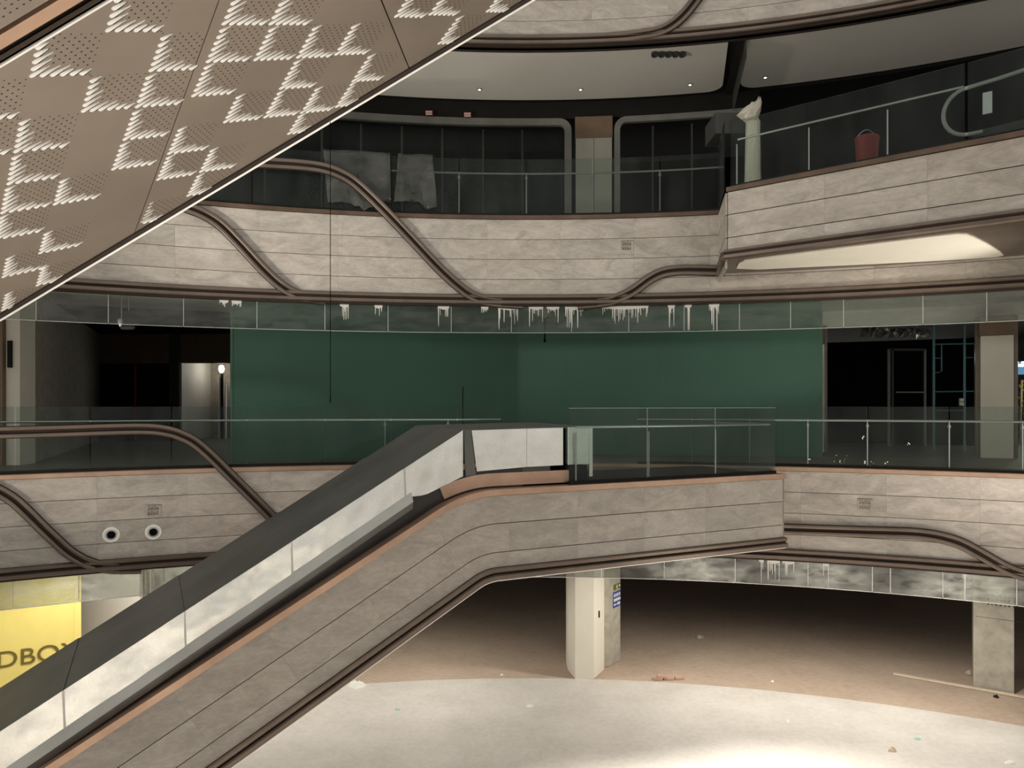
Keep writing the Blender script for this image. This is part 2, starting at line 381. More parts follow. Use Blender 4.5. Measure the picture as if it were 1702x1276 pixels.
# ------------------------------------------------------------------ smoke baffles
def baffle(R, zt, zb, seams, label, m, drips=(), em='white'):
    root = thing('smoke_baffle', pr(R, tring(seams[len(seams)//2], R), zb), label, 'smoke baffle')
    for a, c in zip(seams[:-1], seams[1:]):
        t0, t1 = tring(a, R)+.0004, tring(c, R)-.0004
        b = MB(); b.arc([(R, zb), (R+.012, zb), (R+.012, zt), (R, zt)], t0, t1, 4); b.build('glass_pane', m, root)
        b = MB(); b.arc([(R-.004, zb-.012), (R+.016, zb-.012), (R+.016, zb-.001), (R-.004, zb-.001)], t0, t1, 4); b.build('lit_edge_strip', M[em], root)  # light on the lower glass edge, painted as a pale strip
    for a in seams[1:-1]:
        t = tring(a, R); b = MB(); b.arc([(R-.004, zb), (R-.0005, zb), (R-.0005, zt), (R-.004, zt)], t-.00035, t+.00035, 1); b.build('joint_bead', M[em], root)
    if drips:
        b = MB()
        for x0, x1, l in drips:                    # clusters of runny paint: a ragged blob at the top and thin tails
            k = max(2, int((x1-x0)/2.4))
            for i in range(k):
                x = x0+(x1-x0)*(i+random.random()*.8)/k
                t = tring(x, R); L = (l*random.random()**1.5+.04)
                wv = random.uniform(.0003, .0007)
                top = [(t-wv*1.8, zt), (t+wv*1.8, zt), (t+wv*.9, zt-L*.3), (t+wv*.5, zt-L*.9), (t, zt-L), (t-wv*.5, zt-L*.9), (t-wv*.9, zt-L*.3)]
                b.prism([pr(R-.004, tt, max(z, zb)) for tt, z in top], Vector((math.sin(t), math.cos(t), 0))*.003)
            t = tring(x0, R); t2 = tring(x1, R)
            b.prism([pr(R-.005, tt, z) for tt, z in ((t, zt), (t2, zt), (t2-.0005, zt-.05), ((t+t2)/2, zt-.08), (t+.0005, zt-.045))], Vector((math.sin(t), math.cos(t), 0))*.003)
        o = b.build('paint_drips', M['white'], root); o['kind'] = 'stuff'; o['label'] = 'runs of white paint'
    return root
baffle(R0+.1, 2.04, 1.5, [-60, 60, 180, 305, 427, 540, 645, 750, 850, 950, 1045, 1137, 1229, 1314, 1402, 1534, 1640, 1740, 1850, 1960],
       'clear glass baffle with white paint runs, hung over the green hoarding', M['baffle'],
       [(365, 380, .12), (385, 402, .1), (565, 580, .3), (622, 636, .22), (728, 747, .45), (800, 812, .15), (828, 862, .55), (880, 903, .4), (908, 930, .5), (940, 970, .55), (1000, 1078, .35), (1110, 1122, .45), (1138, 1150, .6), (1178, 1196, .6)], 'edge')
baffle(R0+.1, -3.06, -3.55, [-60, 22, 131, 250, 370, 480, 590, 700, 800, 900, 1000, 1104, 1222, 1343, 1450, 1480, 1567, 1690, 1790, 1900],
       'dusty glass baffle hung under the middle gallery over the open hall', M['baffle_dirty'],
       [(1262, 1270, .5), (1276, 1296, .4), (1300, 1320, .3), (1368, 1378, .55), (1600, 1608, .6)])

# ------------------------------------------------------------------ glass railings on the ring
def railing(R, zf, seams, posts, label, rail=None, top=1.17, hr=.9, met='steel'):
    root = thing('glass_railing', pr(R, tring(seams[len(seams)//2], R), zf), label, 'railing')
    b = MB(); b.arc([(R-.03, zf), (R+.05, zf), (R+.05, zf+.05), (R-.03, zf+.05)], tring(seams[0], R), tring(seams[-1], R), 40)
    b.build('base_channel', M['dark'], root)
    for a, c in zip(seams[:-1], seams[1:]):
        b = MB(); b.arc([(R, zf+.04), (R+.016, zf+.04), (R+.016, zf+top), (R, zf+top)], tring(a, R)+.0006, tring(c, R)-.0006, 4)
        b.build('glass_pane', M['glass'], root)
    ra = rail or (seams[0], seams[-1])
    t0, t1 = tring(ra[0], R), tring(ra[1], R)
    b = MB(); b.tube([pr(R+.09, t0+(t1-t0)*i/40, zf+hr) for i in range(41)], .02, 8); b.build('handrail', M[met], root, smooth=True)
    for x in posts:
        p = pr(R+.06, tring(x, R), zf)
        b = MB(); b.tube([p+Vector((0, 0, .05)), p+Vector((0, 0, hr-.12))], .014, 8)
        b.lathe(p+Vector((0, 0, hr-.12)), (0, 0, 1), [(0, .03), (.05, .03), (.05, .012), (.1, .012)], 8)
        b.build('post', M[met], root, smooth=True)
    return root
RR = R0+.07
railing(RR, -1.2, [-60, 25, 150, 285, 410, 540, 650, 760, 832], [745, 640], 'long glass railing of the middle gallery left of the metal hood')
railing(RR, -1.2, [1060, 1150, 1246, 1343, 1442, 1578, 1700, 1800, 1920], [1246, 1343, 1442, 1578, 1700], 'long glass railing of the middle gallery on the right, with steel posts')
railing(RR, 3.9, [180, 300, 419, 537, 651, 763, 875, 985, 1097, 1202], [763, 875, 985, 1097], 'dark glass railing of the upper gallery', rail=(651, 1202), met='dimsteel')

# white paint specks on the right railing panes
spk = bpy.data.objects['glass_railing.001']; b = MB(); rs = random.Random(11)
for x0, x1, y0, y1, k, r in ((1380, 1415, 755, 778, 16, .010), (1436, 1452, 766, 776, 7, .016), (1470, 1478, 767, 772, 3, .02), (1343, 1347, 762, 766, 2, .014), (1433, 1437, 724, 736, 3, .014), (1508, 1512, 732, 744, 4, .014)):
    for i in range(k):
        x, y = rs.uniform(x0, x1), rs.uniform(y0, y1); t, D = tring(x, RR-.003), dring(x, RR-.003); z = (HY-y)*D/F; q = r*rs.uniform(.4, 1.1)
        b.prism([pr(RR-.003, t+q*math.cos(a)/18, z+q*math.sin(a)) for a in (.2, 1.4, 2.7, 3.9, 5.1)], (0, .002, 0))
o = b.build('paint_specks', M['white'], spk); o['kind'] = 'stuff'; o['label'] = 'small white paint specks'

# ------------------------------------------------------------------ upper gallery: ceiling panels, shopfronts
def rounded(t0, t1, r0, r1, rad, n=6):
    Rm = (r0+r1)/2; out = []
    for (tc, rc, a0) in ((t0, r0, 180), (t1, r0, 270), (t1, r1, 0), (t0, r1, 90)):
        sx = 1 if tc == t0 else -1; sy = 1 if rc == r0 else -1
        for i in range(n+1):
            a = RAD(a0+90*i/n); out.append((tc+(sx*rad+rad*math.cos(a))/Rm, rc+sy*rad+rad*math.sin(a)))
    return out
def cpanel(t0, t1, r0, r1, label, m):
    pts = rounded(t0, t1, r0, r1, .35)
    dense = []
    for i, (t, r) in enumerate(pts):
        t2, r2 = pts[(i+1) % len(pts)]
        k = max(1, int(abs(t2-t)/.03))
        dense += [(t+(t2-t)*j/k, r+(r2-r)*j/k) for j in range(k)]
    b = MB(); b.prism([pr(r, t, 7.40) for t, r in dense], (0, 0, .05))
    return tag(b.build('ceiling_panel', m), label, 'ceiling panel')
cpanel(RAD(-22), tring(1205, 19.5), 18.05, 20.75, 'large pale rounded ceiling panel over the upper gallery, left of the cross baffle', M['ceil'])
cpanel(tring(1235, 19.5), RAD(38), 18.05, 20.75, 'long grey ceiling panel over the upper right platform, right of the cross baffle', M['grey_ceiling'])
for x, y, lab in ((797, 149, 'leftmost'), (965, 149, 'middle'), (1147, 141, 'rightmost')):
    p = P(x, y, 7.38*F/(HY-y))
    r = thing('downlight', p, 'tiny glowing downlight, %s of three in the pale rounded ceiling panel' % lab, 'downlight', 'downlights in the pale ceiling panel')
    b = MB(); b.lathe(p+Vector((0, 0, .015)), (0, 0, -1), [(0, .05), (.012, .05), (.012, .035)], 10); b.build('rim', M['darkgrey'], r)
    b = MB(); b.lathe(p+Vector((0, 0, .0)), (0, 0, -1), [(0, .03), (.006, .03), (.007, .005)], 10); b.build('bulb', M['spark'], r)
p = P(1272, 129, 7.38*F/(HY-129))
r = thing('downlight', p, 'tiny glowing downlight alone in the long grey ceiling panel', 'downlight')
b = MB(); b.lathe(p+Vector((0, 0, .015)), (0, 0, -1), [(0, .05), (.012, .05), (.012, .035)], 10); b.build('rim', M['darkgrey'], r)
b = MB(); b.lathe(p, (0, 0, -1), [(0, .03), (.006, .03), (.007, .005)], 10); b.build('bulb', M['spark'], r)
# cross baffle between the two ceiling panels
t = tring(1225, 19.5)
root = thing('cross_baffle', pr(19.4, t, 6.9), 'narrow glass baffle crossing the upper gallery ceiling between two panels', 'smoke baffle')
b = MB(); b.prism([pr(18.1, tring(1240, 18.1), 7.42), pr(20.9, tring(1218, 20.9), 7.42), pr(20.9, tring(1218, 20.9), 6.95), pr(18.1, tring(1240, 18.1), 6.95)], (.014, 0, 0)); b.build('glass_pane', M['baffle'], root)
b = MB(); b.prism([pr(18.1, tring(1228, 18.1), 7.43), pr(20.9, tring(1206, 20.9), 7.43), pr(20.9, tring(1206, 20.9), 7.36), pr(18.1, tring(1228, 18.1), 7.36)], (.16, 0, 0)); b.build('beam', M['dark'], root)
# cluster of spotlights under the top moulding
p = P(1110, 88, 15.6)
root = thing('spotlight_cluster', p, 'dark row of spotlights hung under the top gallery edge', 'spotlight')
b = MB(); b.box(p.x-.37, p.x+.37, p.y-.07, p.y+.07, p.z-E+.06, p.z-E+.34); b.build('bracket', M['darkgrey'], root)
for i in range(5):
    q = Vector((p.x-.29+i*.145, p.y-.02, p.z))
    b = MB(); b.lathe(q+Vector((0, 0, .1)), (0, -.35, -1), [(0, .04), (.03, .07), (.2, .078), (.2, .055), (.17, .05)], 10); b.build('lamp_head', M['darkgrey'], root, smooth=True)
# back wall of the upper gallery at R=21
RW = 21.0
def wseg(name, px0, px1, z0, z1, m, R=RW, th=.12, parent=None, n=None):
    t0, t1 = tring(px0, R), tring(px1, R); n = n or max(2, int(abs(t1-t0)/.03))
    b = MB(); b.arc([(R, z0), (R+th, z0), (R+th, z1), (R, z1)], t0, t1, n)
    return b.build(name, m, parent)
struct(wseg('wall_back', -150, 1262, 7.04, 7.45, M['dark']), 'dark lintel band above the upper shopfronts')
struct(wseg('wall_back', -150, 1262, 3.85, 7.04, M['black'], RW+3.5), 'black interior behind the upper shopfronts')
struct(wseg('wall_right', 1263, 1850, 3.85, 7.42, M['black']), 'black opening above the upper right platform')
# first shopfront with rounded grey frame
root = thing('shopfront', pr(RW, tring(740, RW), 3.85), 'wide dark upper shopfront with a rounded grey frame, left of the cream pier', 'shopfront')
def frame(x0, x1, zt, zb, wid, parent, left=True, right=True, R=RW-.06, name='frame'):
    th0, th1 = tring(x0, R), tring(x1, R); rad = .3
    pts = []
    if left: pts += [(th0, zb)]+[(th0+(rad-rad*math.cos(RAD(a)))/R, zt-rad+rad*math.sin(RAD(a))) for a in range(0, 91, 15)]
    else: pts += [(th0, zt)]
    k = 14
    pts += [(th0+(th1-th0)*i/k, zt) for i in range(1, k)]
    if right: pts += [(th1-(rad-rad*math.cos(RAD(a)))/R, zt-rad+rad*math.sin(RAD(a))) for a in range(90, -1, -15)]+[(th1, zb)]
    else: pts += [(th1, zt)]
    ringsl = []
    for i, (t, z) in enumerate(pts):
        a, c = pts[max(i-1, 0)], pts[min(i+1, len(pts)-1)]
        d = Vector(((c[0]-a[0])*R, c[1]-a[1])).normalized(); nx, nz = d.y, -d.x
        ringsl.append([pr(R, t, z), pr(R+.12, t, z), pr(R+.12, t+nx*wid/R, z+nz*wid), pr(R, t+nx*wid/R, z+nz*wid)])
    b = MB(); b.rings(ringsl); return b.build(name, M['frame'], parent)
frame(60, 950, 7.03, 3.85, .17, root, left=False)
for x in (140, 240, 340, 440, 535, 600, 668, 735, 803, 868):
    t = tring(x, RW+.2); b = MB(); b.arc([(RW+.2, 3.85), (RW+.26, 3.85), (RW+.26, 6.85), (RW+.2, 6.85)], t-.0012, t+.0012, 1); b.build('mullion', M['darkgrey'], root)
xs = [140, 240, 340, 440, 535, 600, 668, 735, 803, 868, 938]
for a, c in zip(xs[:-1], xs[1:]):
    t0, t1 = tring(a, RW+.22), tring(c, RW+.22)
    b = MB(); b.arc([(RW+.22, 3.85), (RW+.23, 3.85), (RW+.23, 6.85), (RW+.22, 6.85)], t0+.0012, t1-.0012, 2); b.build('glass_pane', M['glass'], root)
root = thing('shopfront', pr(RW, tring(1110, RW), 3.85), 'dark upper shopfront right of the cream pier, black inside', 'shopfront')
frame(1021, 1262, 7.03, 3.85, .14, root, right=False)
for x in (1085, 1150):
    t = tring(x, RW+.2); b = MB(); b.arc([(RW+.2, 3.85), (RW+.26, 3.85), (RW+.26, 6.85), (RW+.2, 6.85)], t-.001, t+.001, 1); b.build('mullion', M['darkgrey'], root)
root = thing('pier', pr(RW-.1, tring(985, RW), 3.85), 'cream clad pier with a brown head between the upper shopfronts', 'pier')
wseg('lower_cladding', 957, 987, 3.85, 6.5, M['pier'], RW-.12, .3, root); wseg('lower_cladding', 987.6, 1017, 3.85, 6.5, M['pier'], RW-.12, .3, root)
wseg('head', 956, 1018, 6.505, 7.04, M['brown'], RW-.1, .3, root)
for x, y, lab in ((713, 187.5, 'left'), (777, 190.5, 'right')):
    p = P(x, y, dring(x, RW)-.12)
    r = thing('warning_sign', p, 'small red and white sign on the dark upper lintel, %s one of two' % lab, 'sign', 'small signs on the upper lintel')
    b = MB(); b.box(p.x-.09, p.x+.09, p.y, p.y+.02, p.z-E-.06, p.z-E+.06); b.build('plate', M['red'], r)
    b = MB()
    for i in range(4): b.box(p.x-.075+i*.04, p.x-.05+i*.04, p.y-.006, p.y, p.z-E+.0, p.z-E+.045)
    b.box(p.x-.075, p.x+.075, p.y-.006, p.y, p.z-E-.045, p.z-E-.02); b.build('print', M['white'], r)
# grey bulkhead end beside the platform
p = P(1214, 205, 14.9)
b = MB(); b.box(p.x-.3, p.x+.32, p.y, p.y+.8, p.z-E-.2, p.z-E+.22)
struct(b.build('trim_13', M['darkgrey']), 'dark grey bulkhead end over the corner of the upper platform')

# ------------------------------------------------------------------ upper right platform
A1, A2 = Vector((3.87, 13.26, 0)), Vector((7.27, 10.5, 0)); du = (A2-A1).normalized(); dn = Vector((du.y, -du.x, 0))   # dn towards the atrium
def pl(s, z, d=0): p = A1+du*s+dn*d; return Vector((p.x, p.y, z+E))
Lp = 6.2
endp = pr(R0, tring(1197.5, R0), 0); de = Vector((endp.x-A1.x, endp.y-A1.y, 0)); Le = de.length; de.normalize()
def pe(s, z, d=0): p = A1+de*s+Vector((-de.y, de.x, 0))*d; return Vector((p.x, p.y, z+E))
b = MB()
far = [A1, A1+du*Lp, Vector((14, 9.5, 0)), pr(R0+.05, RAD(36), 0), pr(R0+.05, RAD(27), 0), pr(R0+.05, RAD(20), 0), pr(R0+.05, tring(1197.5, R0), 0)]
ins = [Vector((q.x, q.y, 2.66+E))-dn*.06 if i < 2 else Vector((q.x, q.y, 2.66+E)) for i, q in enumerate(far)]
b.prism(ins, (0, 0, 1.2))
root = struct(b.build('wall_right', M['joint']), 'projecting stone clad platform at the upper right')
ss = [0, 1.66, 3.17, 4.7, Lp]
for c in range(3):
    zt = 3.81-.41*c; zb = zt-.40 if c < 2 else 2.79
    for a, e in zip(ss[:-1], ss[1:]):
        b = MB(); b.prism([pl(a+.001, zb+.005), pl(e-.001, zb+.005), pl(e-.001, zt), pl(a+.001, zt)], -dn*.035); b.build('stone_panel', M['stone'], root)
for c in range(4):
    zt = 3.81-.41*c; zb = zt-.40 if c < 3 else 2.45
    b = MB(); b.prism([pe(.04, zb+.005, .04), pe(Le-.0, zb+.005, .04), pe(Le-.0, zt, .04), pe(.04, zt, .04)], Vector((-de.y, de.x, 0))*-.035); b.build('stone_panel', M['stone'], root)
b = MB(); b.prism([pl(-.02, 3.82, .03), pl(Lp, 3.82, .03), pl(Lp, 3.9, .03), pl(-.02, 3.9, .03)], -dn*.16); b.build('copper_cap', M['shadecopper'], root)
b = MB()
pf = [(.02, 2.79), (.05, 2.78), (.06, 2.74), (.03, 2.715), (.03, 2.70), (.07, 2.685), (.07, 2.63), (.04, 2.61), (-.06, 2.61), (-.06, 2.79)]
b.rings([[pl(s, z, d) for d, z in pf] for s in (-.05, Lp)], dark=(3, 4))
b.build('bottom_moulding', [M['bronze'], M['groove']], root)
b = MB()
pf2 = [(d, z-.02) for d, z in pf]
b.rings([[pl(-.05, z, d) for d, z in pf2], [pe(.05, z-.02, .1+d*.5) for d, z in pf2], [pe(Le, z-.03, .06+d*.5) for d, z in pf2]])
b.build('end_moulding', M['bronze'], root)
# soffit: bronze frame with cream panel
def sof(name, pts, m, z0, z1, par):
    b = MB(); b.prism([Vector((x, y, z0+E)) for x, y in pts], (0, 0, z1-z0)); return b.build(name, m, par)
def onz(px, py, z): D = z*F/(HY-py); return ((px-CX)*D/F, D)
sof('soffit_frame', [(q.x-(0 if i > 1 else 0), q.y+.04) for i, q in enumerate(far)], M['bronze'], 2.625, 2.655, root)
corner = [onz(*q, 2.61) for q in ((1224, 446), (1228, 437), (1238, 433), (1300, 424.5), (1400, 411.5), (1500, 399), (1565, 391), (1590, 388.5), (1605, 389), (1618, 394), (1640, 405), (1663, 419), (1668, 424), (1655, 427), (1560, 433), (1460, 438), (1340, 443.5), (1260, 447.5))]
o = sof('soffit_panel', corner, M['cream'], 2.605, 2.625, root); o['label'] = 'bright cream soffit panel'
# platform glass, handrail
root = thing('glass_railing', pl(1.8, 3.9, -.1), 'dark glass railing with a thin steel rail on the upper right platform', 'railing')
gs = [.02, .62, 1.52, 2.35, 3.28]
def sat(px):   # distance along the platform glass line seen at a pixel column
    a = (px-CX)/F; q = A1-dn*.1
    return (a*q.y-q.x)/(du.x-a*du.y)
gx = [1214, 1263, 1342, 1473, 1604]
for a, e in zip(gx[:-1], gx[1:]):
    b = MB(); b.prism([pl(sat(a)+.004, 3.9, -.1), pl(sat(e)-.004, 3.9, -.1), pl(sat(e)-.004, 5.1, -.1), pl(sat(a)+.004, 5.1, -.1)], -dn*.016); b.build('glass_pane', M['glass'], root)
b = MB(); b.prism([pe(.1, 3.9, .06), pe(Le-.1, 3.9, .06), pe(Le-.1, 5.1, .06), pe(.1, 5.1, .06)], Vector((.016, 0, 0))); b.build('glass_pane', M['glass'], root)
b = MB(); b.tube([pl(sat(1223), 4.79, -.2), pl(sat(1600), 4.79, -.2)], .02, 8); b.build('handrail', M['steel'], root, smooth=True)
for x in (1222, 1342, 1473):
    b = MB(); b.tube([pl(sat(x), 3.9, -.17), pl(sat(x), 4.7, -.17)], .014, 8); b.build('post', M['steel'], root, smooth=True)
b = MB(); b.prism([pl(0, 3.9, -.12), pl(Lp, 3.9, -.12), pl(Lp, 3.97, -.12), pl(0, 3.97, -.12)], -dn*.05); b.build('base_channel', M['dark'], root)
# end of an escalator rising from that platform
s0 = sat(1606)
root = thing('escalator', pl(s0, 3.9, -.12), 'glass sided escalator end with rounded handrail at the far right', 'escalator')
b = MB()
hp = [(.2, 4.05)]+[(.02-.33*math.sin(RAD(a)), 4.40-.35*math.cos(RAD(a))) for a in range(0, 181, 12)]+[(.4, 4.78), (.9, 4.84), (1.6, 4.98), (2.6, 5.25)]
b.tube([pl(s0+s, z, -.16) for s, z in hp], .03, 8); b.build('handrail', M['rubber'], root, smooth=True)
b = MB(); b.prism([pl(s0+.02, 3.95, -.1), pl(s0+2.6, 3.95, -.1), pl(s0+2.6, 5.3, -.1), pl(s0+1.2, 5.13, -.1), pl(s0+.02, 5.1, -.1)], -dn*.014); b.build('glass_side', M['glass'], root)
b = MB(); b.prism([pl(s0+.2, 4.3, -.16), pl(s0+.32, 4.3, -.16), pl(s0+.32, 4.62, -.16), pl(s0+.2, 4.62, -.16)], -dn*.02); o = b.build('control_plate', M['steel'], root)
b = MB(); b.prism([pl(s0+.05, 3.9, -.24), pl(s0+2.8, 3.9, -.24), pl(s0+2.8, 4.25, -.24), pl(s0+.05, 4.1, -.24)], -dn*.6); b.build('deck', M['darkgrey'], root)
# wrapped pole and bucket behind the platform glass
p = P(1251, 318, 14.6); base = Vector((p.x, p.y, 3.86+E))
b = MB(); R_ = []
prof = [(0, .17, 0), (.3, .17, .01), (.7, .16, 0), (1.1, .155, .01), (1.5, .14, .01), (1.72, .14, .01), (1.78, .17, -.04), (1.86, .215, -.05), (1.97, .185, -.01), (2.07, .12, .05), (2.15, .07, .10), (2.19, .03, .13)]
rp = random.Random(5)
for h, r, ox in prof:
    wob = .06 if h < 1.75 else .28
    R_.append([base+Vector((ox+r*math.cos(2*math.pi*k/14)*(1+rp.uniform(-wob, wob)), r*.9*math.sin(2*math.pi*k/14)*(1+rp.uniform(-wob, wob)), h+(rp.uniform(-.05, .05) if h > 1.75 else 0))) for k in range(14)])
b.rings(R_); tag(b.build('wrapped_pole', M['cloth']), 'cream plastic wrapped pole with torn top behind the upper platform corner', 'pole')
p = P(1441, 262, 12.6); q = Vector((p.x, p.y, 3.86+E))
b = MB(); b.lathe(q, (0, 0, 1), [(0, .13), (.02, .15), (.66, .19), (.68, .2), (.70, .19), (.68, .175), (.06, .13)], 16)
bk = tag(b.build('bucket', M['red'], smooth=True), 'dull red bucket behind the upper right platform glass', 'bucket')
b = MB(); b.tube([q+Vector((-.18+.36*i/10, 0,   .69+.14*math.sin(math.pi*i/10))) for i in range(11)], .006, 5); b.build('handle', M['steel'], bk)

# ------------------------------------------------------------------ middle gallery: green hoarding, shops, left corridor
G0, G1, G2 = Vector((-6.17, 16.2, 0)), Vector((.17, 19.0, 0)), Vector(((1363-CX)*17.65/F, 17.65, 0))
root = thing('hoarding', (G1.x, G1.y, -1.25+E), 'tall dark green hoarding wall across the middle gallery', 'hoarding')
def hoard(a, c, k):
    d = (c-a); L = d.length; d.normalize(); nn = Vector((d.y, -d.x, 0))
    for i in range(k):
        s0, s1 = L*i/k+.0005, L*(i+1)/k-.0005
        q = [a+d*s0, a+d*s1]
        b = MB(); b.prism([(q[0].x, q[0].y, -1.25+E), (q[1].x, q[1].y, -1.25+E), (q[1].x, q[1].y, 2.49+E), (q[0].x, q[0].y, 2.49+E)], -nn*.05); b.build('board', M['greenwall'], root)
hoard(G0, G1, 6); hoard(G1, G2, 6)
b = MB(); b.box(G1.x-.04, G1.x+.04, G1.y-.01, G1.y+.06, -1.25, 2.49); b.build('corner_strip', M['greenwall'], root)
b = MB(); b.prism([(G0.x, G0.y, -1.25+E), (G0.x, G0.y, 2.49+E), (G0.x-.03, G0.y+1.5, 2.49+E), (G0.x-.03, G0.y+1.5, -1.25+E)], (.05, 0, 0)); b.build('board', M['greenwall'], root)
for x in (737, 768):
    D = 18.35 if x == 737 else 18.5
    p = P(x, 640, D-.12); b = MB(); b.box(p.x-.03, p.x+.03, p.y, p.y+.04, -1.25, .45); b.build('brace', M['dark'], root)
# ceiling tip and pipe at the hoarding corner
b = MB(); b.prism([P(862, 511, 17.2), P(907, 528, 18.3), P(925, 509, 16.9)], (0, 0, .12))
struct(b.build('trim_14', M['ceil']), 'small pale ceiling wedge at the corner of the green hoarding')
p = P(905.5, 529, 18.0); b = MB(); b.tube([p, p-Vector((0, 0, .58))], .018, 8)
b.lathe(p-Vector((0, 0, .5)), (0, 0, -1), [(0, .02), (.02, .028), (.08, .028)], 8)
tag(b.build('hanging_rod', M['black']), 'short black rod hanging in front of the green hoarding corner', 'rod')
# right side shops at R=24
RS = 24.0
struct(wseg('wall_right', 1350, 1850, 2.08, 2.5, M['grey_ceiling'], RS), 'grey bulkhead over the shop openings of the middle gallery')
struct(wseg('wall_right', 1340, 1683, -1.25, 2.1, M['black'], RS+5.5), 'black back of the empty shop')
b = MB(); b.prism([(G2.x, G2.y, -1.25+E), (G2.x, G2.y, 2.49+E)]+[pr(RS, tring(1364, RS), 2.49), pr(RS, tring(1364, RS), -1.25)], (.05, 0, 0))
struct(b.build('wall_right', M['greenwall']), 'return of the green hoarding to the shop wall')
root = thing('pilaster', pr(RS-.05, tring(1369, RS), -1.25), 'slim cream pilaster at the right end of the green hoarding', 'pilaster')
wseg('cladding', 1362, 1370, -1.25, 1.6, M['cream'], RS-.3, .25, root); wseg('head', 1362, 1374, 1.61, 2.1, M['brown'], RS-.28, .2, root); wseg('edge_trim', 1371, 1375, -1.25, 2.1, M['bronze'], RS-.3, .25, root)
root = thing('column', pr(RS-.5, tring(1655, RS), -1.25), 'cream clad column with a brown head between the shop openings', 'column')
wseg('cladding', 1630, 1685, -1.25, 1.64, M['cream'], RS-.9, .7, root); wseg('head', 1628, 1687, 1.65, 2.12, M['brown'], RS-.92, .7, root)
wseg('edge_trim', 1621, 1629, -1.25, 2.12, M['bronze'], RS-.7, .3, root); wseg('edge_trim', 1686, 1692, -1.25, 2.12, M['bronze'], RS-.7, .3, root)
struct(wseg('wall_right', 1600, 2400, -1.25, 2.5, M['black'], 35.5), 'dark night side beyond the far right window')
# shop interior bits: insulation, inner door frame, glazed corner, scaffold
D = 21.5
p0, p1 = P(1432, 545, D), P(1542, 560, D)
b = MB(); R_ = []
for i in range(23):
    x = p0.x+(p1.x-p0.x)*i/22
    R_.append([Vector((x, D+.1*math.sin(i*2.1), p0.z+.03*math.sin(i*1.7))), Vector((x+.05*math.sin(i), D-.1+.1*math.cos(i*2.7), (p0.z+p1.z)/2+.05*math.cos(i*3.3))), Vector((x, D+.15*math.cos(i*1.3), p1.z+.05*math.sin(i*2.9)))])
b.rings(R_, closed_profile=False, caps=False)
for i in (3, 19): q = Vector(R_[i][0]); b.tube([q, Vector((q.x, q.y, 2.5+E))], .01, 5)
tag(b.build('insulation_blanket', M['steel']), 'crumpled silvery insulation under the ceiling of the dark shop', 'insulation')
D = 22.5
root = thing('door_frame', P(1510, 760, D), 'faint dark inner door frame inside the empty shop', 'door frame')
for x in (1478, 1484, 1538):
    p = P(x, 640, D); b = MB(); b.box(p.x-.03, p.x+.03, D, D+.06, -1.25, 1.7); b.build('jamb', M['frame'] if x != 1484 else M['darkgrey'], root)
a, c = P(1490, 652, D), P(1537, 652, D); b = MB(); b.box(a.x, c.x, D, D+.05, .37, .41); b.build('rail', M['frame'], root)
a, c = P(1478, 600, D), P(1538, 600, D); b = MB(); b.box(a.x, c.x, D, D+.05, 1.65, 1.72); b.build('lintel', M['darkgrey'], root)
D = 20.3
root = thing('scaffold', P(1585, 758, D), 'teal tube scaffold frame standing in the dark shop', 'scaffold')
def st(a, c, r=.02): b = MB(); b.tube([P(a[0], a[1], D), P(c[0], c[1], D)], r, 6); b.build('tube', M['teal'], root)
st((1552, 538), (1552, 758), .03); st((1603, 540), (1603, 758), .03); st((1552, 572), (1618, 571)); st((1552, 651), (1618, 650)); st((1552, 541), (1618, 538)); st((1552, 682), (1600, 682))
st((1565, 573), (1565, 617), .015); st((1552, 595), (1565, 595), .015); st((1552, 620), (1563, 618), .015); st((1603, 594), (1616, 594), .015)
D = 20.22
p = P(1587, 665, D); root = thing('switch_box', P(1595, 672, D), 'small pale box hanging on the scaffold in the dark shop', 'box')
b = MB(); q = P(1599, 668, D); b.box(q.x-.05, q.x+.05, D, D+.06, q.z-E-.1, q.z-E+.1); b.build('body', M['cream'], root)
b = MB(); b.box(q.x-.055, q.x+.055, D-.01, D, q.z-E+.0, q.z-E+.015); b.build('lid_seam', M['dark'], root)
light('POINT', 'shop_fill', ((1575-CX)*19/F, 18.9, 1.2), (0, 0, 0), 2.5, (.75, .9, 1), .1)  # unseen point light added to brighten the scaffold
# window at the far right with a lit sign and a shrub outside
b = MB(); b.arc([(RS+.1, -1.25), (RS+.13, -1.25), (RS+.13, 2.08), (RS+.1, 2.08)], tring(1692, RS), tring(1790, RS), 3)
struct(b.build('window_1', M['glass']), 'tall shop window at the right edge looking outside')
D = 24.6
root = thing('light_sign', P(1705, 612, D), 'blue lit sign outside the far right window', 'sign')
a, c = P(1684, 622, D), P(1740, 601, D); b = MB(); b.box(a.x, c.x, D, D+.1, a.z-E, c.z-E); b.build('panel', M['signlight'], root)
b = MB()
for x in (1688, 1701, 1713, 1724): q = P(x, 602, D); b.box(q.x-.07, q.x+.07, D-.03, D, q.z-E-.03, q.z-E+.03)
for x in (1691, 1698, 1706, 1715): q = P(x, 607, D); b.box(q.x-.05, q.x+.05, D-.03, D, q.z-E-.05, q.z-E+.05)
b.build('lettering', M['signwhite'], root)
D = 23.6; base = P(1696, 770, D)
root = thing('shrub', (base.x, base.y, -1.25+E), 'leafy green shrub outside the far right window', 'shrub')
b = MB(); b.tube([(base.x, base.y, -1.25+E), (base.x+.05, base.y, .8+E)], .03, 6); b.build('stem', M['brown'], root)
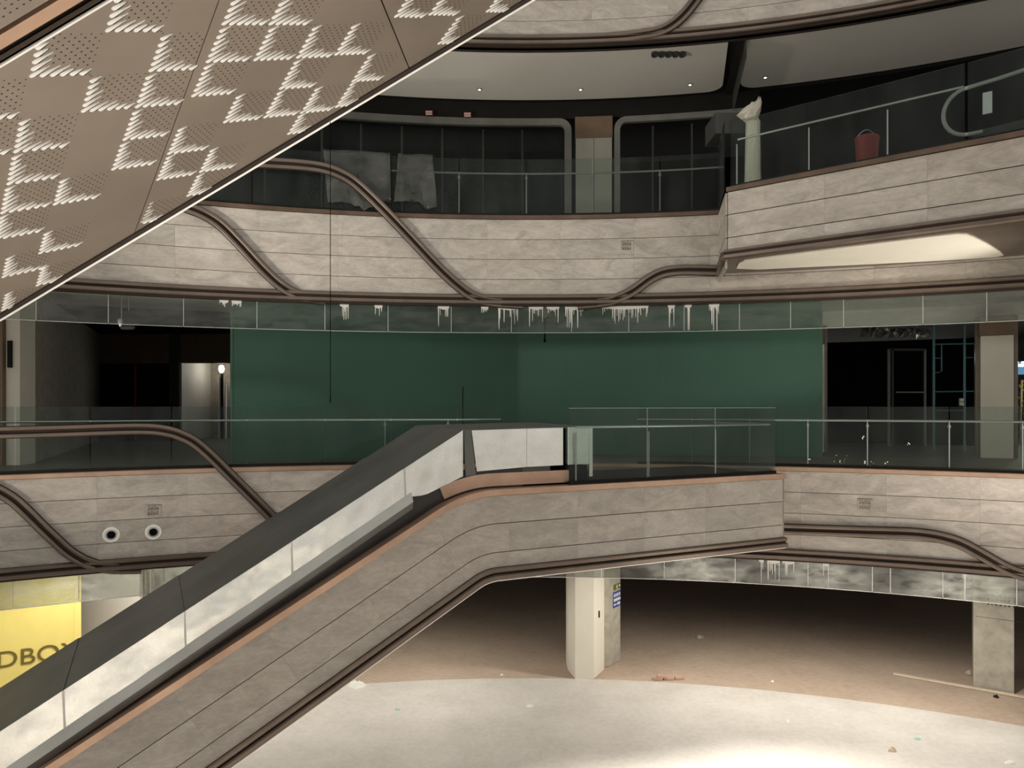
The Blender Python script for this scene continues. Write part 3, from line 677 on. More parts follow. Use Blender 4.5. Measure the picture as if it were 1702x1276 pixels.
for i in range(90):
    c = Vector((base.x+random.uniform(-.28, .5), base.y+random.uniform(-.3, .3), E+random.uniform(-1.0, .95)))
    d = Vector((random.uniform(-1, 1), random.uniform(-1, 1), random.uniform(-.3, .8))).normalized()*.17; sd = d.cross(Vector((.2, .3, 1))).normalized()*.04
    b = MB(); b.prism([c, c+d*.5+sd, c+d, c+d*.5-sd], (0, 0, .004)); b.build('leaf', M['leaf'], root)
light('POINT', 'garden_lamp', (base.x-.2, base.y-1.0, .5), (0, 0, 0), 70, (1, .95, .7), .1)
# left end of the middle gallery
XL = -14.5; YB = 26.0
q0 = P(10, 640, 15.4); q1 = P(33, 640, 15.4)
b = MB(); b.box(q0.x, q1.x, 15.4, 15.9, -1.25, 2.5); struct(b.build('wall_left', M['cream']), 'grey end of the side wall at the left edge of the middle gallery')
b = MB(); b.prism([(q1.x-.05, 15.9, -1.25+E), (XL, YB, -1.25+E), (XL, YB, 2.5+E), (q1.x-.05, 15.9, 2.5+E)], (-.2, 0, 0)); struct(b.build('wall_left', M['concrete']), 'long dim side wall receding into the left corridor')
b = MB(); q = P(-60, 640, 15.2); b.box(q.x, q0.x-.005, 15.3, 15.6, -1.25, 2.5); struct(b.build('wall_left', M['brown']), 'brown wall at the left picture edge')
q = P(12.5, 588, 15.3); b = MB(); b.box(q.x-.035, q.x+.04, 15.34, 15.4, q.z-E-.28, q.z-E+.28); tag(b.build('notice_board', M['dark']), 'small dark notice on the grey wall end at the left edge', 'notice')
def xb(px, D=YB): return (px-CX)*D/F
root = struct((lambda b: (b.box(XL, xb(283), YB, YB+.2, -1.25, 1.46), b.build('wall_back', M['dark']))[1])(MB()), 'dark wall at the back of the left corridor')
b = MB(); b.box(xb(165), xb(283), YB-.02, YB+.2, 1.46, 2.5); b.build('lintel_board', M['brown'], root)
b = MB(); b.box(xb(283), xb(300), YB-.1, YB+.2, -1.25, 2.5); b.build('post', M['darkgrey'], root)
b = MB(); b.box(xb(300), xb(470), YB-.02, YB+.2, 1.48, 2.5); b.build('lintel_board', M['brown'], root)
b = MB(); b.box(xb(384), xb(560), YB, YB+.2, -1.25, 1.48); b.build('panel', M['dark'], root)
b = MB(); b.tube([(xb(227), YB-.08, -1.25+E), (xb(227), YB-.08, 1.44+E)], .05, 8); tag(b.build('pipe', M['red'], smooth=True), 'dark red vertical pipe on the dark corridor wall', 'pipe')
# lit room behind the doorway
b = MB(); b.box(xb(303), xb(400), 32, 32.1, -1.25, 2.5); struct(b.build('wall_back', M['cream']), 'pale wall of the lit room behind the doorway')
b = MB(); b.box(xb(296), xb(302), YB, 32, -1.25, 2.5); struct(b.build('wall_left', M['white']), 'white door reveal of the lit room')
b = MB(); b.box(xb(349, 28.5), xb(402, 28.5), 28.5, 28.6, -1.25, 2.4); struct(b.build('wall_right', M['concrete']), 'grey partition in the lit room')
root = thing('lamp_post', (xb(369, 27.6), 27.6, -1.25+E), 'glowing work lamp on a dark stand in the lit doorway', 'lamp')
x = xb(369, 27.6)
b = MB(); b.tube([(x, 27.6, -1.25+E), (x, 27.6, 1.2+E)], .05, 8); b.build('pole', M['dark'], root)
for dx in (-.1, .13): b = MB(); b.tube([(x+dx, 27.6, -1.25+E), (x+dx, 27.6, (1.05 if dx < 0 else .8)+E)], .045, 8); b.build('pipe', M['steel'], root)
b = MB(); b.lathe((x, 27.55, 1.2+E), (0, 0, 1), [(0, .03), (.05, .08), (.15, .1), (.25, .08), (.29, .02)], 12); b.build('bulb', M['lamp'], root, smooth=True)
light('POINT', 'room_lamp', (xb(330, 29), 28.0, 1.7), (0, 0, 0), 200, (1, .95, .82), .2)
# dropped ceiling strip and hanging pipe at the left
b = MB(); b.arc([(19.0, 2.28), (20.2, 2.28), (20.2, 2.5), (19.0, 2.5)], RAD(-44), tring(384, 19.0), 14); struct(b.build('trim_15', M['ceil']), 'pale dropped ceiling strip over the left corridor')
p = P(202, 500, 14.4)
root = thing('sprinkler_drop', P(206, 545, 14.4), 'two thin hanging rods with a small fitting below the left ceiling', 'fitting')
for x in (202, 214): a = P(x, 459.5, 14.4); b = MB(); b.tube([a, P(x, 540 if x == 202 else 516, 14.4)], .008, 6); b.build('rod', M['steel'], root)
a = P(200, 532, 14.4); b = MB(); b.lathe(a+Vector((0, 0, .04)), (0, 0, -1), [(0, .02), (.03, .05), (.1, .05), (.16, .02)], 10); b.build('nozzle', M['steel'], root)
a = P(212, 545, 14.5); b = MB(); b.lathe(a+Vector((0, 0, .02)), (1, 0, 0), [(-.14, .03), (-.1, .055), (.1, .055), (.14, .03)], 10); b.build('valve', M['darkgrey'], root)

# ------------------------------------------------------------------ ground floor hall: columns, signs, yellow hoarding, debris
zF = -6.35
root = thing('column', P(978, 1128, 17.1), 'cream clad pointed column standing on the ground floor, concrete behind', 'column')
def gp(px, D): return ((px-CX)*D/F, D)
N1, N2, L1, R1 = gp(956, 17.15), gp(987, 17.15), gp(943.5, 17.75), gp(1004, 17.75)
L2, R2 = (L1[0]+.01, 18.3), (R1[0]+.06, 18.3)
def pan(a, c, z0, z1, th, m, name, dz=0):
    d = Vector((c[0]-a[0], c[1]-a[1], 0)).normalized(); nn = Vector((-d.y, d.x, 0))
    b = MB(); b.prism([(a[0]+d.x*.003, a[1]+d.y*.003, z0+E), (c[0]-d.x*.003, c[1]-d.y*.003, z0+E), (c[0]-d.x*.003, c[1]-d.y*.003, z1+E), (a[0]+d.x*.003, a[1]+d.y*.003, z1+E)], nn*th); return b.build(name, m, root)
pan(N1, N2, zF, -2.62, .03, M['cream'], 'front_board'); pan(L1, N1, zF, -2.62, .03, M['cream'], 'side_board'); pan(N2, R1, zF, -2.62, .03, M['cream'], 'side_board')
pan(R1, (R1[0]+.03, 17.95), zF, -2.62, .03, M['cream'], 'edge_board'); pan((L1[0], 18.3), L1, zF, -2.62, .03, M['cream'], 'edge_board')
cx0, cx1 = L1[0]+.08, xb(1033, 18.25)
b = MB(); b.box(cx0, xb(1012, 18.0), 17.95, 19.0, zF, -2.62); b.prism([(xb(1012, 18.0), 17.97, zF+E), (cx1, 18.45, zF+E), (cx1, 19.2, zF+E), (xb(1012, 18), 19.2, zF+E)], (0, 0, 3.73)); b.build('concrete_core', M['concrete'], root)
b = MB(); b.box(N2[0]+.14, N2[0]+.17, 17.4, 17.45, -5.0, -4.85); b.build('switch', M['dark'], root)
# signs on the concrete face
a3, c3 = Vector((xb(1012, 18.0), 17.97, 0)), Vector((cx1, 18.45, 0)); d3 = (c3-a3).normalized(); n3 = Vector((d3.y, -d3.x, 0))
def onf(u, z, off): p = a3+d3*u+n3*off; return Vector((p.x, p.y, z+E))
Lf = (c3-a3).length
def fq(b, u0, u1, z0, z1, off, th=.01): b.prism([onf(u0, z0, off), onf(u1, z0, off), onf(u1, z1, off), onf(u0, z1, off)], n3*th)
ua, uc = Lf*.33, Lf*.97
root = thing('direction_sign', onf((ua+uc)/2, -5.0, .02), 'blue sign with white characters and arrow on the concrete column', 'sign')
b = MB(); fq(b, ua, uc, -4.98, -4.60, .004); b.build('plate', M['blue'], root)
b = MB(); W = uc-ua
for i in range(4): fq(b, ua+W*(.06+.24*i), ua+W*(.20+.24*i), -4.72, -4.64, .016, .004)
for i in range(6): fq(b, ua+W*(.06+.155*i), ua+W*(.18+.155*i), -4.83, -4.76, .016, .004)
for i in range(2): fq(b, ua+W*(.55+.2*i), ua+W*(.70+.2*i), -4.94, -4.87, .016, .004)
b.prism([onf(ua+W*.04, -4.91, .016), onf(ua+W*.2, -4.945, .016), onf(ua+W*.2, -4.92, .016), onf(ua+W*.46, -4.92, .016), onf(ua+W*.46, -4.895, .016), onf(ua+W*.2, -4.895, .016), onf(ua+W*.2, -4.875, .016)], n3*.004)
o = b.build('lettering', M['white'], root)
root = thing('exit_sign', onf((ua+uc)/2, -4.55, .02), 'small dark green exit sign with pale figures above the blue sign', 'sign')
b = MB(); fq(b, ua+.03, uc, -4.55, -4.42, .004); b.build('plate', M['signgreen'], root)
b = MB(); fq(b, ua+W*.45, ua+W*.55, -4.53, -4.44, .016, .004); fq(b, ua+W*.78, ua+W*.92, -4.50, -4.45, .016, .004); b.build('figures', M['white'], root)
# right concrete column
root = None
p = P(1654, 1150, 16.4)
xa, xc = xb(1620, 16.6), xb(1688, 16.2)
b = MB(); b.prism([(xa, 16.65, zF+E), (xc, 16.25, zF+E), (xc+.55, 17.1, zF+E), (xa+.5, 17.5, zF+E)], (0, 0, 3.73))
root = tag(b.build('column', M['concrete']), 'bare concrete column at the right edge with pencilled marks', 'column')
b = MB()
def cf(u, z, w, h): 
    d = Vector((xc-xa, -.4, 0)); L = d.length; d.normalize(); nn = Vector((d.y, -d.x, 0)); q = Vector((xa, 16.65, 0))+d*u+nn*.001
    b.prism([Vector((q.x, q.y, z+E)), Vector((q.x+d.x*w, q.y+d.y*w, z+E)), Vector((q.x+d.x*w, q.y+d.y*w, z+h+E)), Vector((q.x, q.y, z+h+E))], nn*.003)
for z in (-3.35, -3.95, -4.12, -4.75): cf(.04, z, .85, .008)
for r_ in range(3):
    for i in range(7): cf(.25+i*.08+random.uniform(0, .02), -4.25-r_*.1, .035, random.uniform(.02, .05))
o = b.build('pencil_marks', M['joint'], root)
# yellow hoarding with letters
Y0, Y1 = Vector((-14.0, 12.9, 0)), Vector(((124-CX)*15.6/F, 15.6, 0))
dy = (Vector(((0-CX)*14.95/F, 14.95, 0))-Y1).normalized()*-1; Y0 = Y1-dy*4.5; ny = Vector((dy.y, -dy.x, 0))
def yq(b, s0, s1, z0, z1, off, th): b.prism([Vector((*(Y0+dy*s0+ny*off).xy, z0+E)), Vector((*(Y0+dy*s1+ny*off).xy, z0+E)), Vector((*(Y0+dy*s1+ny*off).xy, z1+E)), Vector((*(Y0+dy*s0+ny*off).xy, z1+E))], ny*th)
root = thing('hoarding', (Y1.x-.6, Y1.y-.4, zF+E), 'bright yellow shop hoarding with dark DBOX letters', 'hoarding')
for i in range(3): b = MB(); yq(b, 1.5*i+.002, 1.5*i+1.498, zF, -3.0, -.04, .04); b.build('board', M['yellow'], root)
b = MB(); yq(b, 4.5, 4.62, zF, -2.8, -.06, .1); b.build('corner_post', M['yellow'], root)
def fontobj(txt, size, loc, rz, m, name, parent, ext=.006, sx=1.0):
    cu = bpy.data.curves.new(name, 'FONT'); cu.body = txt; cu.size = size; cu.extrude = ext; cu.materials.append(m)
    o = bpy.data.objects.new(name, cu); COL.objects.link(o); WL[o.name] = Vector(loc)
    bpy.context.view_layer.update()
    me = bpy.data.meshes.new_from_object(o.evaluated_get(bpy.context.evaluated_depsgraph_get()))
    bpy.data.objects.remove(o); o = link(name, me, loc, 0, parent)
    o.rotation_euler = (math.pi/2, 0, rz); o.scale = (sx, 1, 1); return o
ang = math.atan2(dy.y, dy.x)
def sy(px):
    a = (px-CX)/F; q = Y0; return (a*q.y-q.x)/(dy.x-a*dy.y)
ltr0 = Y0+dy*sy(-8)+ny*.012
fontobj('DBOX', .47, Vector((ltr0.x, ltr0.y, -5.31+E)), ang, M['olive'], 'lettering', root, .008, 1.12)
light('SPOT', 'hoarding_lamp', (-11.2, 12.4, -3.3), (-10.2, 15.2, -4.6), 110, (1, .96, .84), .15, 120, .7)
# pale wall and lit white pillar left of the hall
b = MB(); b.box(xb(133, 18), xb(232, 18), 18, 18.15, zF, -2.6); struct(b.build('wall_left', M['cream']), 'pale wall right of the yellow hoarding')
b = MB(); b.box(xb(231, 19), xb(420, 19), 19.2, 19.3, zF, -2.6); struct(b.build('wall_left', M['white']), 'brightly lit white wall behind the top of the metal hood')
root = thing('pipe_cluster', P(250, 985, 18.4), 'thin grey pipes hanging before the bright white wall', 'pipe')
for i, (x, y) in enumerate(((242, 982), (249, 972), (254, 975), (272, 965))):
    a = P(x, 940, 18.4); c = P(x, y, 18.4); b = MB(); b.tube([a, c, c+Vector((0, 0, .0))+Vector((0, .02, -.03))], .025, 8); b.build('pipe', M['concrete'], root)
light('SPOT', 'hall_lamp', (-8.4, 16.4, -3.0), (-7.8, 19.2, -4.0), 260, (1, .96, .88), .15, 140, .7)
# debris
def onfl(px, py): D = 6.35*F/(py-HY); return Vector(((px-CX)*D/F, D, 0.0))
a, c = onfl(1485, 1120), onfl(1712, 1161); d = (c-a).normalized(); nn = Vector((d.y, -d.x, 0))
b = MB(); b.prism([a+nn*.05, c+nn*.05, c-nn*.05, a-nn*.05], (0, 0, .03)); tag(b.build('plank', M['wood']), 'long thin pale timber batten lying on the brown floor by the right column', 'plank')
a = onfl(1100, 1129)
root = thing('brick_stack', a, 'few flat pinkish bricks on the brown floor right of the cream column', 'bricks')
mb_ = simple('pink_brick', (.55, .36, .27), .8)
for i, (x, y, z) in enumerate(((-.1, 0, 0), (.16, .02, 0), (0, 0, .055), (.42, .05, 0))):
    b = MB(); q = a+Vector((x, y, z)); b.prism([q+Vector((-.11, -.05, 0)), q+Vector((.11, -.05, 0)), q+Vector((.11, .05, 0)), q+Vector((-.11, .05, 0))], (0, 0, .05)); b.build('brick', mb_, root)
def scrap(px, py, r, m, name, label, cat, h=.05, seed=1):
    rnd = random.Random(seed); a = onfl(px, py)
    b = MB(); n = 9
    base = [a+Vector((r*math.cos(2*math.pi*k/n)*rnd.uniform(.6, 1.1), r*.8*math.sin(2*math.pi*k/n)*rnd.uniform(.6, 1.1), .001)) for k in range(n)]
    mid = [a+(p-a)*.7+Vector((0, 0, h*rnd.uniform(.5, 1.1))) for p in base]
    top = [a+(p-a)*.25+Vector((0, 0, h*rnd.uniform(.7, 1.4))) for p in base]
    b.rings([base, mid, top]); return tag(b.build(name, m), label, cat)
M['lid'] = simple('teal_lid', (.35, .62, .50), .5)
scrap(592, 1139, .22, M['white'], 'plastic_bag', 'crumpled white plastic bag beside the escalator edge on the pale floor', 'bag', .10, 2)
scrap(1483, 1248, .09, M['wood'], 'wood_scrap', 'small brown wood scrap lying on the pale floor at lower right', 'scrap', .06, 3)
scrap(661, 1179, .07, M['lid'], 'bottle_cap', 'pale green lid on the pale floor at lower left', 'lid', .02, 4)
scrap(1525, 1228, .08, M['lid'], 'bottle_cap', 'pale green lid on the pale floor at lower right above the wood scrap', 'lid', .02, 5)
scrap(880, 1173, .10, M['white'], 'paper_scrap', 'flat white paper scrap on the pale floor below the cream column', 'paper', .015, 6)
scrap(1309, 1199, .08, M['white'], 'paper_scrap', 'small white paper scrap on the pale floor near the curved edge', 'paper', .03, 7)
scrap(1284, 1133, .06, M['white'], 'paper_scrap', 'tiny white paper scrap on the brown floor in the middle', 'paper', .03, 8)
scrap(834, 1122, .05, M['white'], 'paper_scrap', 'tiny white paper scrap on the brown floor left of the cream column', 'paper', .03, 9)
scrap(1163, 1060, .14, M['concrete'], 'rubble_lump', 'grey rubble lump far back on the brown floor', 'rubble', .07, 10)
scrap(1612, 1120, .12, M['concrete'], 'rubble_lump', 'grey rubble lump at the foot of the right column', 'rubble', .08, 11)
scrap(1656, 1158, .07, M['dark'], 'rubble_lump', 'dark scrap on the brown floor below the batten at far right', 'rubble', .04, 12)
scrap(1680, 1268, .12, M['white'], 'paper_scrap', 'white paper scrap in the bottom right corner of the pale floor', 'paper', .03, 13)

# ------------------------------------------------------------------ fittings on the stone bands
def onband(px, py, R=R0): D = dring(px, R); return tring(px, R), (HY-py)*D/F
def nozzle(px, py, label):
    t, z = onband(px, py); c = pr(R0-.002, t, z); ax = Vector((-math.sin(t), -math.cos(t), 0))
    r = thing('air_nozzle', c, label, 'air nozzle', 'round air nozzles')
    b = MB(); b.lathe(c, ax, [(0, .145), (.02, .14), (.03, .125), (.015, .105)], 20); b.build('outer_ring', M['lip'], r, smooth=True)
    b = MB(); b.lathe(c, ax, [(.004, .105), (.012, .1), (.03, .09), (.045, .08), (.035, .07), (.01, .066)], 20); b.build('inner_ring', M['steel'], r, smooth=True)
    b = MB(); b.lathe(c, ax, [(.002, .068), (.016, .066), (.017, .01)], 16); b.build('throat', M['black'], r)
nozzle(185, 888.5, 'round air nozzle in the lower left stone band, left of two')
nozzle(255, 884, 'round air nozzle in the lower left stone band, right of two')
def plate(px, py, label):
    t, z = onband(px, py); c = pr(R0-.004, t, z); h = .105; w_ = .13 if px > 1200 else .125
    r = thing('access_plate', c, label, 'plate', 'square plates in the stone bands')
    def q(b, u0, u1, z0, z1, off, th=.004):
        b.prism([pr(R0-off, t+u/R0, z+zz) for u, zz in ((u0, z0), (u1, z0), (u1, z1), (u0, z1))], Vector((-math.sin(t), -math.cos(t), 0))*th)
    b = MB(); q(b, -w_, w_, -h, h, .004, .008); b.build('plate', M['stone'], r)
    b = MB()
    for row in (0, 1):
        for i in range(4):
            u = -w_+.03+i*(2*w_-.06)/4; zz = .012+(-.09 if row else 0)
            ww = (2*w_-.06)/4-.014
            q(b, u, u+.008, zz, zz+.07, .013, .003); q(b, u+ww-.008, u+ww, zz, zz+.07, .013, .003); q(b, u, u+ww, zz+(.03 if (i+row) % 2 else .06), zz+(.04 if (i+row) % 2 else .07), .013, .003)
            q(b, u+ww*.3, u+ww*.6, zz, zz+.03, .013, .003)
    q(b, -w_, w_, h-.004, h+.008, .013, .003)
    b.build('characters', M['bronze'], r)
plate(1042, 409, 'square plate with small characters in the upper stone band')
plate(255.5, 848.5, 'square plate with small characters above the right air nozzle')
plate(1438, 838.5, 'square plate with small characters in the right stone band')

# ------------------------------------------------------------------ plastic sheets over the upper railing
def sheet(x0, x1, ytop, label, outline, seed):
    rnd = random.Random(seed); R = RR-.03; b = MB(); nx, nz = 14, 12
    R_ = []
    for i in range(nx+1):
        u = i/nx; col = []
        for j in range(nz+1):
            v = j/nz; (xa, ya), (xc, yc) = outline(u)
            x = xa+(xc-xa)*v; y = ya+(yc-ya)*v
            off = .03*math.sin(u*9+v*4+seed)+.025*math.sin(u*23-v*7+seed)*v+.02*rnd.random()
            th, z = tring(x, R), (HY-y)*dring(x, R)/F
            col.append(pr(R-.04-off, th, z))
        R_.append(col)
    b.rings(R_, closed_profile=False, caps=False)
    o = b.build('plastic_sheet', M['film'], smooth=True)
    s = o.modifiers.new('thickness', 'SOLIDIFY'); s.thickness = .002
    return tag(o, label, 'plastic sheet')
def o1(u):
    xt = 537+u*(648-537); yb = [338, 337, 338, 343, 352, 346, 339, 337][min(7, int(u*7.99))]
    return (xt, 249+u*6), (545+u*(650-545), yb)
def o2(u):
    xt = 660+u*(724-660) if u < .9 else 718+(u-.9)*60
    return (662+u*57, 257+u*1.5), (655+u*72, 336+(0 if u < .6 else 14*(u-.6)/.15 if u < .75 else 14-20*(u-.75)))
sheet(0, 0, 0, 'torn translucent plastic sheet on the upper railing, the wider left one', o1, 3)
sheet(0, 0, 0, 'torn translucent plastic sheet on the upper railing, the narrower right one', o2, 8)

# ------------------------------------------------------------------ the near escalator: stone clad sides, landing platform, metal hood
O = Vector((.938, 11.09, 0)); eu = Vector((.8987, .4387, 0)).normalized(); en = Vector((eu.y, -eu.x, 0))
def ep(s, z, d=0.0): p = O+eu*s+en*d; return Vector((p.x, p.y, z+E))
PH = RAD(29.05); SB = -1.767; RB = 1.9; TB = RB*math.tan(PH/2)
SE = 4.26
def base_pt(t):                      # t: arc length from the platform end going down the escalator -> (s, z, tangent)
    L1 = SE-(SB+TB); La = RB*PH
    if t <= L1: return SE-t, -1.2, 0.0
    if t <= L1+La:
        a = (t-L1)/RB; return SB+TB-RB*math.sin(a), -1.2-RB*(1-math.cos(a)), a
    k = t-L1-La
    return SB+TB-RB*math.sin(PH)-k*math.cos(PH), -1.2-RB*(1-math.cos(PH))-k*math.sin(PH), PH
def off_pt(t, d):                    # offset d below the copper line
    s, z, a = base_pt(t); return s+d*math.sin(a), z-d*math.cos(a)
L1 = SE-(SB+TB); La = RB*PH; TT = L1+La+9.2
def tsamples(t0, t1):
    ts = {t0, t1}
    for i in range(11):
        t = L1+La*i/10
        if t0 < t < t1: ts.add(t)
    return sorted(ts)
def strip(b, t0, t1, d0, d1, f, th):     # plate between offsets, front at depth f, thickness th
    ts = tsamples(t0, t1); R_ = []
    for t in ts:
        a, c = off_pt(t, d0), off_pt(t, d1)
        R_.append([ep(a[0], a[1], f), ep(c[0], c[1], f), ep(c[0], c[1], f-th), ep(a[0], a[1], f-th)])
    b.rings(R_)
WID = 2.15
root = thing('escalator', ep(-3, -6.35, -WID/2), 'long stone clad escalator rising to the landing platform', 'escalator')
b = MB(); strip(b, .03, TT, .02, 1.2, -.045, WID); b.build('body', M['joint'], root)
b = MB(); strip(b, -.02, TT, 0, .085, .03, .22); b.build('copper_cap', M['copper'], root)
joints = [0, .55, 1.75, 2.98, 4.2, 5.35, 6.6, 7.85, 9.1, 10.3, 11.5, 12.7, TT]
for d0, d1 in ((.09, .485), (.49, .895), (.90, 1.11)):
    for a, c in zip(joints[:-1], joints[1:]):
        b = MB(); strip(b, a+.0005, c-.0005, d0+.003, d1-.003, 0, .035); b.build('stone_panel', M['stone_shaded'], root)
b = MB(); b.prism([ep(SE, -1.29, 0), ep(SE, -2.3, 0), ep(SE, -2.3, -WID), ep(SE, -1.29, -WID)], -eu*.03); b.build('end_panel', M['stone_shaded'], root)
mould = [(1.11, -.02), (1.115, .03), (1.13, .05), (1.17, .05), (1.185, .03), (1.19, .01), (1.20, .01), (1.205, .04), (1.22, .07), (1.275, .07), (1.29, .04), (1.29, -.08)]
R_ = []
for t in [-.03]+tsamples(0, TT):
    R_.append([ep(*(off_pt(max(t, 0), d)), f)+(eu*.03 if t < 0 else Vector()) for d, f in mould])
b = MB(); b.rings(R_, dark=(4, 5, 6)); b.build('bottom_moulding', [M['bronze'], M['groove']], root)
b = MB(); strip(b, 0, TT, 1.285, 1.30, .04, .05); o = b.build('lit_edge_strip', M['lip'], root); o['label'] = 'thin pale strip of painted light along the lower edge'  # bright line lit from below, put into the strip's pale colour
# dark skirt and copper deck between hood and cap
b = MB(); strip(b, L1-.5, TT, -.32, .0, -.20, .03); b.build('skirt', M['skirt'], root)
b = MB(); strip(b, L1-1.27, L1+.75, -.215, -.03, -.16, .05); o = b.build('deck_side', M['copper'], root); o['label'] = 'copper side panel below the hood end'
b = MB(); b.prism([ep(-.02, -1.2, -.22), ep(.36, -1.2, -.22), ep(.36, -.93, -.22), ep(-.02, -.93, -.22)], -en*.5); b.build('newel_box', M['dark'], root)
# deck of the landing platform reaching back to the gallery
pts = [O+eu*SE, O+eu*(-1.0), O+eu*(-1.0)-en*2.6]
q1_, q2_ = pr(R0, tring(900, R0), 0), pr(R0, tring(1290, R0), 0)
b = MB(); b.prism([ep(SE-.05, -1.27, -.1), ep(-1.0, -1.27, -.1), ep(-1.0, -1.27, -WID), Vector((q1_.x-1.2, q1_.y+.0, -1.27+E)), Vector((q2_.x-.1, q2_.y, -1.27+E))], (0, 0, .03)); b.build('landing_deck', M['slab'], root)

# galvanised hood
DH = -.17
root = thing('metal_hood', ep(-4, -3.2, -1.2), 'long galvanised sheet metal hood covering the escalator', 'hood')
kk = math.tan(PH)
HB = -1.74                                 # bend of the hood along s
def ztop(s): return -.355+.012*(s-HB) if s >= HB else -.358-(HB-s)*.589
ZB = [(-1.53, -.92), (-2.3, -1.245), (-2.6, -1.262), (-9.9, -5.642)]
def zbot(s):
    if s >= -1.53: return -.92+.008*(s+1.53)
    for (a, za), (c, zc) in zip(ZB[:-1], ZB[1:]):
        if s >= c: return za+(zc-za)*(s-a)/(c-a)
    return ZB[-1][1]
WH = 2.08
cuts = [-1.74, -2.6, -4.1, -5.35, -6.6, -7.85, -9.2]
for k_, (a, c) in enumerate(zip(cuts[:-1], cuts[1:])):     # creased side sheets of the sloping run
    b = MB(); rnd = random.Random(20+k_); nx, nz = 10, 4; R_ = []
    for i in range(nx+1):
        s = a+(c-.012-a)*i/nx; col = []
        for j in range(nz+1):
            z = ztop(s)+(zbot(s)-ztop(s))*j/nz
            dent = (rnd.uniform(-.013, .013) if 0 < i < nx and 0 < j < nz else rnd.uniform(-.002, .002))+.006*(1-i/nx)
            col.append(ep(s, z, DH+dent+.05*(1-j/nz)*0))
        R_.append(col)
    b.rings(R_, closed_profile=False, caps=False)
    o = b.build('side_sheet', M['galv'], root, smooth=True); md = o.modifiers.new('thickness', 'SOLIDIFY'); md.thickness = .006; md.use_rim = False
for a, c in ((HB, HB+.0), ):
    b = MB(); b.prism([ep(HB+.02, ztop(HB), DH-.005), ep(HB+.13, ztop(HB), DH-.005), ep(HB+.21, zbot(HB), DH-.005), ep(HB+.05, zbot(HB)-.005, DH-.005)], -en*.02); o = b.build('fold_strip', M['galvtop'], root)
for a, c in ((HB+.14, -.72), (-.715, -.10), (-.02, .42)):
    b = MB(); b.prism([ep(a, ztop(a), DH), ep(c, ztop(c), DH), ep(c, zbot(c), DH), ep(a+(.08 if a < -1.5 else 0), zbot(a), DH)], -en*.008); b.build('side_sheet', M['galv'], root)
b = MB(); b.prism([ep(-.10, ztop(0)-.02, DH-.06), ep(-.02, ztop(0)-.02, DH-.06), ep(-.02, zbot(0)-.05, DH-.06), ep(-.10, zbot(0)-.05, DH-.06)], -en*.02); b.build('gap_strip', M['black'], root)
b = MB(); b.prism([ep(.36, ztop(.3)+.0, DH+.01), ep(.42, ztop(.3)+.0, DH+.01), ep(.42, -1.1, DH+.01), ep(.36, -1.1, DH+.01)], -en*.02); b.build('end_post', M['galv'], root)
for a, c in zip([.42, -.72, HB], [-.72, HB, HB]):          # flat top
    if a == c: continue
    b = MB(); b.prism([ep(a, ztop(a), DH), ep(c+.003, ztop(c), DH), ep(c+.003, ztop(c)+.02, DH-WH), ep(a, ztop(a)+.02, DH-WH)], (0, 0, -.008)); b.build('top_sheet', M['galvtop'], root)
for a, c in zip(cuts[:-1], cuts[1:]):
    b = MB(); b.prism([ep(a, ztop(a)+.01, DH), ep(c-.02, ztop(c-.02), DH), ep(c-.02, ztop(c-.02), DH-WH), ep(a, ztop(a)+.01, DH-WH)], (0, 0, -.008)); b.build('top_sheet', M['galvtop'], root)
for c in cuts[1:-1]:
    b = MB(); b.prism([ep(c-.012, ztop(c), DH+.004), ep(c+.012, ztop(c), DH+.004), ep(c+.03, zbot(c), DH+.004), ep(c+.006, zbot(c), DH+.004)], en*.008); b.build('seam_fold', M['flange'], root)
# lower flange: a leaning strip, then an upright strip
fl = [-2.5, -3.6, -4.85, -6.1, -7.35, -8.6, -9.8]
for a, c in zip(fl[:-1], fl[1:]):
    def pz(s, k): return -1.262+(s+2.6)*.6-k
    b = MB(); b.prism([ep(a, pz(a, -.01), DH+.008), ep(c-.01, pz(c-.01, -.01), DH+.005), ep(c-.01, pz(c-.01, .115), DH+.09), ep(a, pz(a, .115), DH+.093)], -en*.006); b.build('flange_strip', M['flange'], root)
    b = MB(); b.prism([ep(a, pz(a, .117), DH+.093), ep(c-.01, pz(c-.01, .117), DH+.09), ep(c-.01, pz(c-.01, .21), DH+.07), ep(a, pz(a, .21), DH+.073)], -en*.006); b.build('flange_skirt', M['skirt2'], root)

# glass railing on the landing platform
root = thing('glass_railing', ep(2, -1.2, -.1), 'clear glass railing on the landing platform right of the hood', 'railing')
def satE(px, d):
    a = (px-CX)/F; q = O+en*d; return (a*q.y-q.x)/(eu.x-a*eu.y)
gx = [946, 1076, 1189, 1289]
for a, c in zip(gx[:-1], gx[1:]):
    s_, e_ = satE(a, -.08)+.003, satE(c, -.08)-.003
    b = MB(); b.prism([ep(s_, -1.2, -.08), ep(e_, -1.2, -.08), ep(e_, -.05, -.08), ep(s_, -.05, -.08)], -en*.016); b.build('glass_pane', M['glass'], root)
e_ = satE(1289, -.08)
b = MB(); b.prism([ep(satE(946, -.08), -.05, -.08), ep(e_, -.05, -.08), ep(e_, -.044, -.08), ep(satE(946, -.08), -.044, -.08)], -en*.016); b.build('glass_edge', M['edge'], root)
for x in gx[1:-1]: s_ = satE(x, -.08); b = MB(); b.prism([ep(s_-.003, -1.2, -.08), ep(s_+.003, -1.2, -.08), ep(s_+.003, -.05, -.08), ep(s_-.003, -.05, -.08)], -en*.016); b.build('glass_edge', M['edge'], root)
b = MB(); b.prism([ep(e_, -1.2, -.1), ep(e_, -.05, -.1), ep(e_, -.05, -1.6), ep(e_, -1.2, -1.6)], -eu*.016); b.build('glass_pane', M['glass'], root)
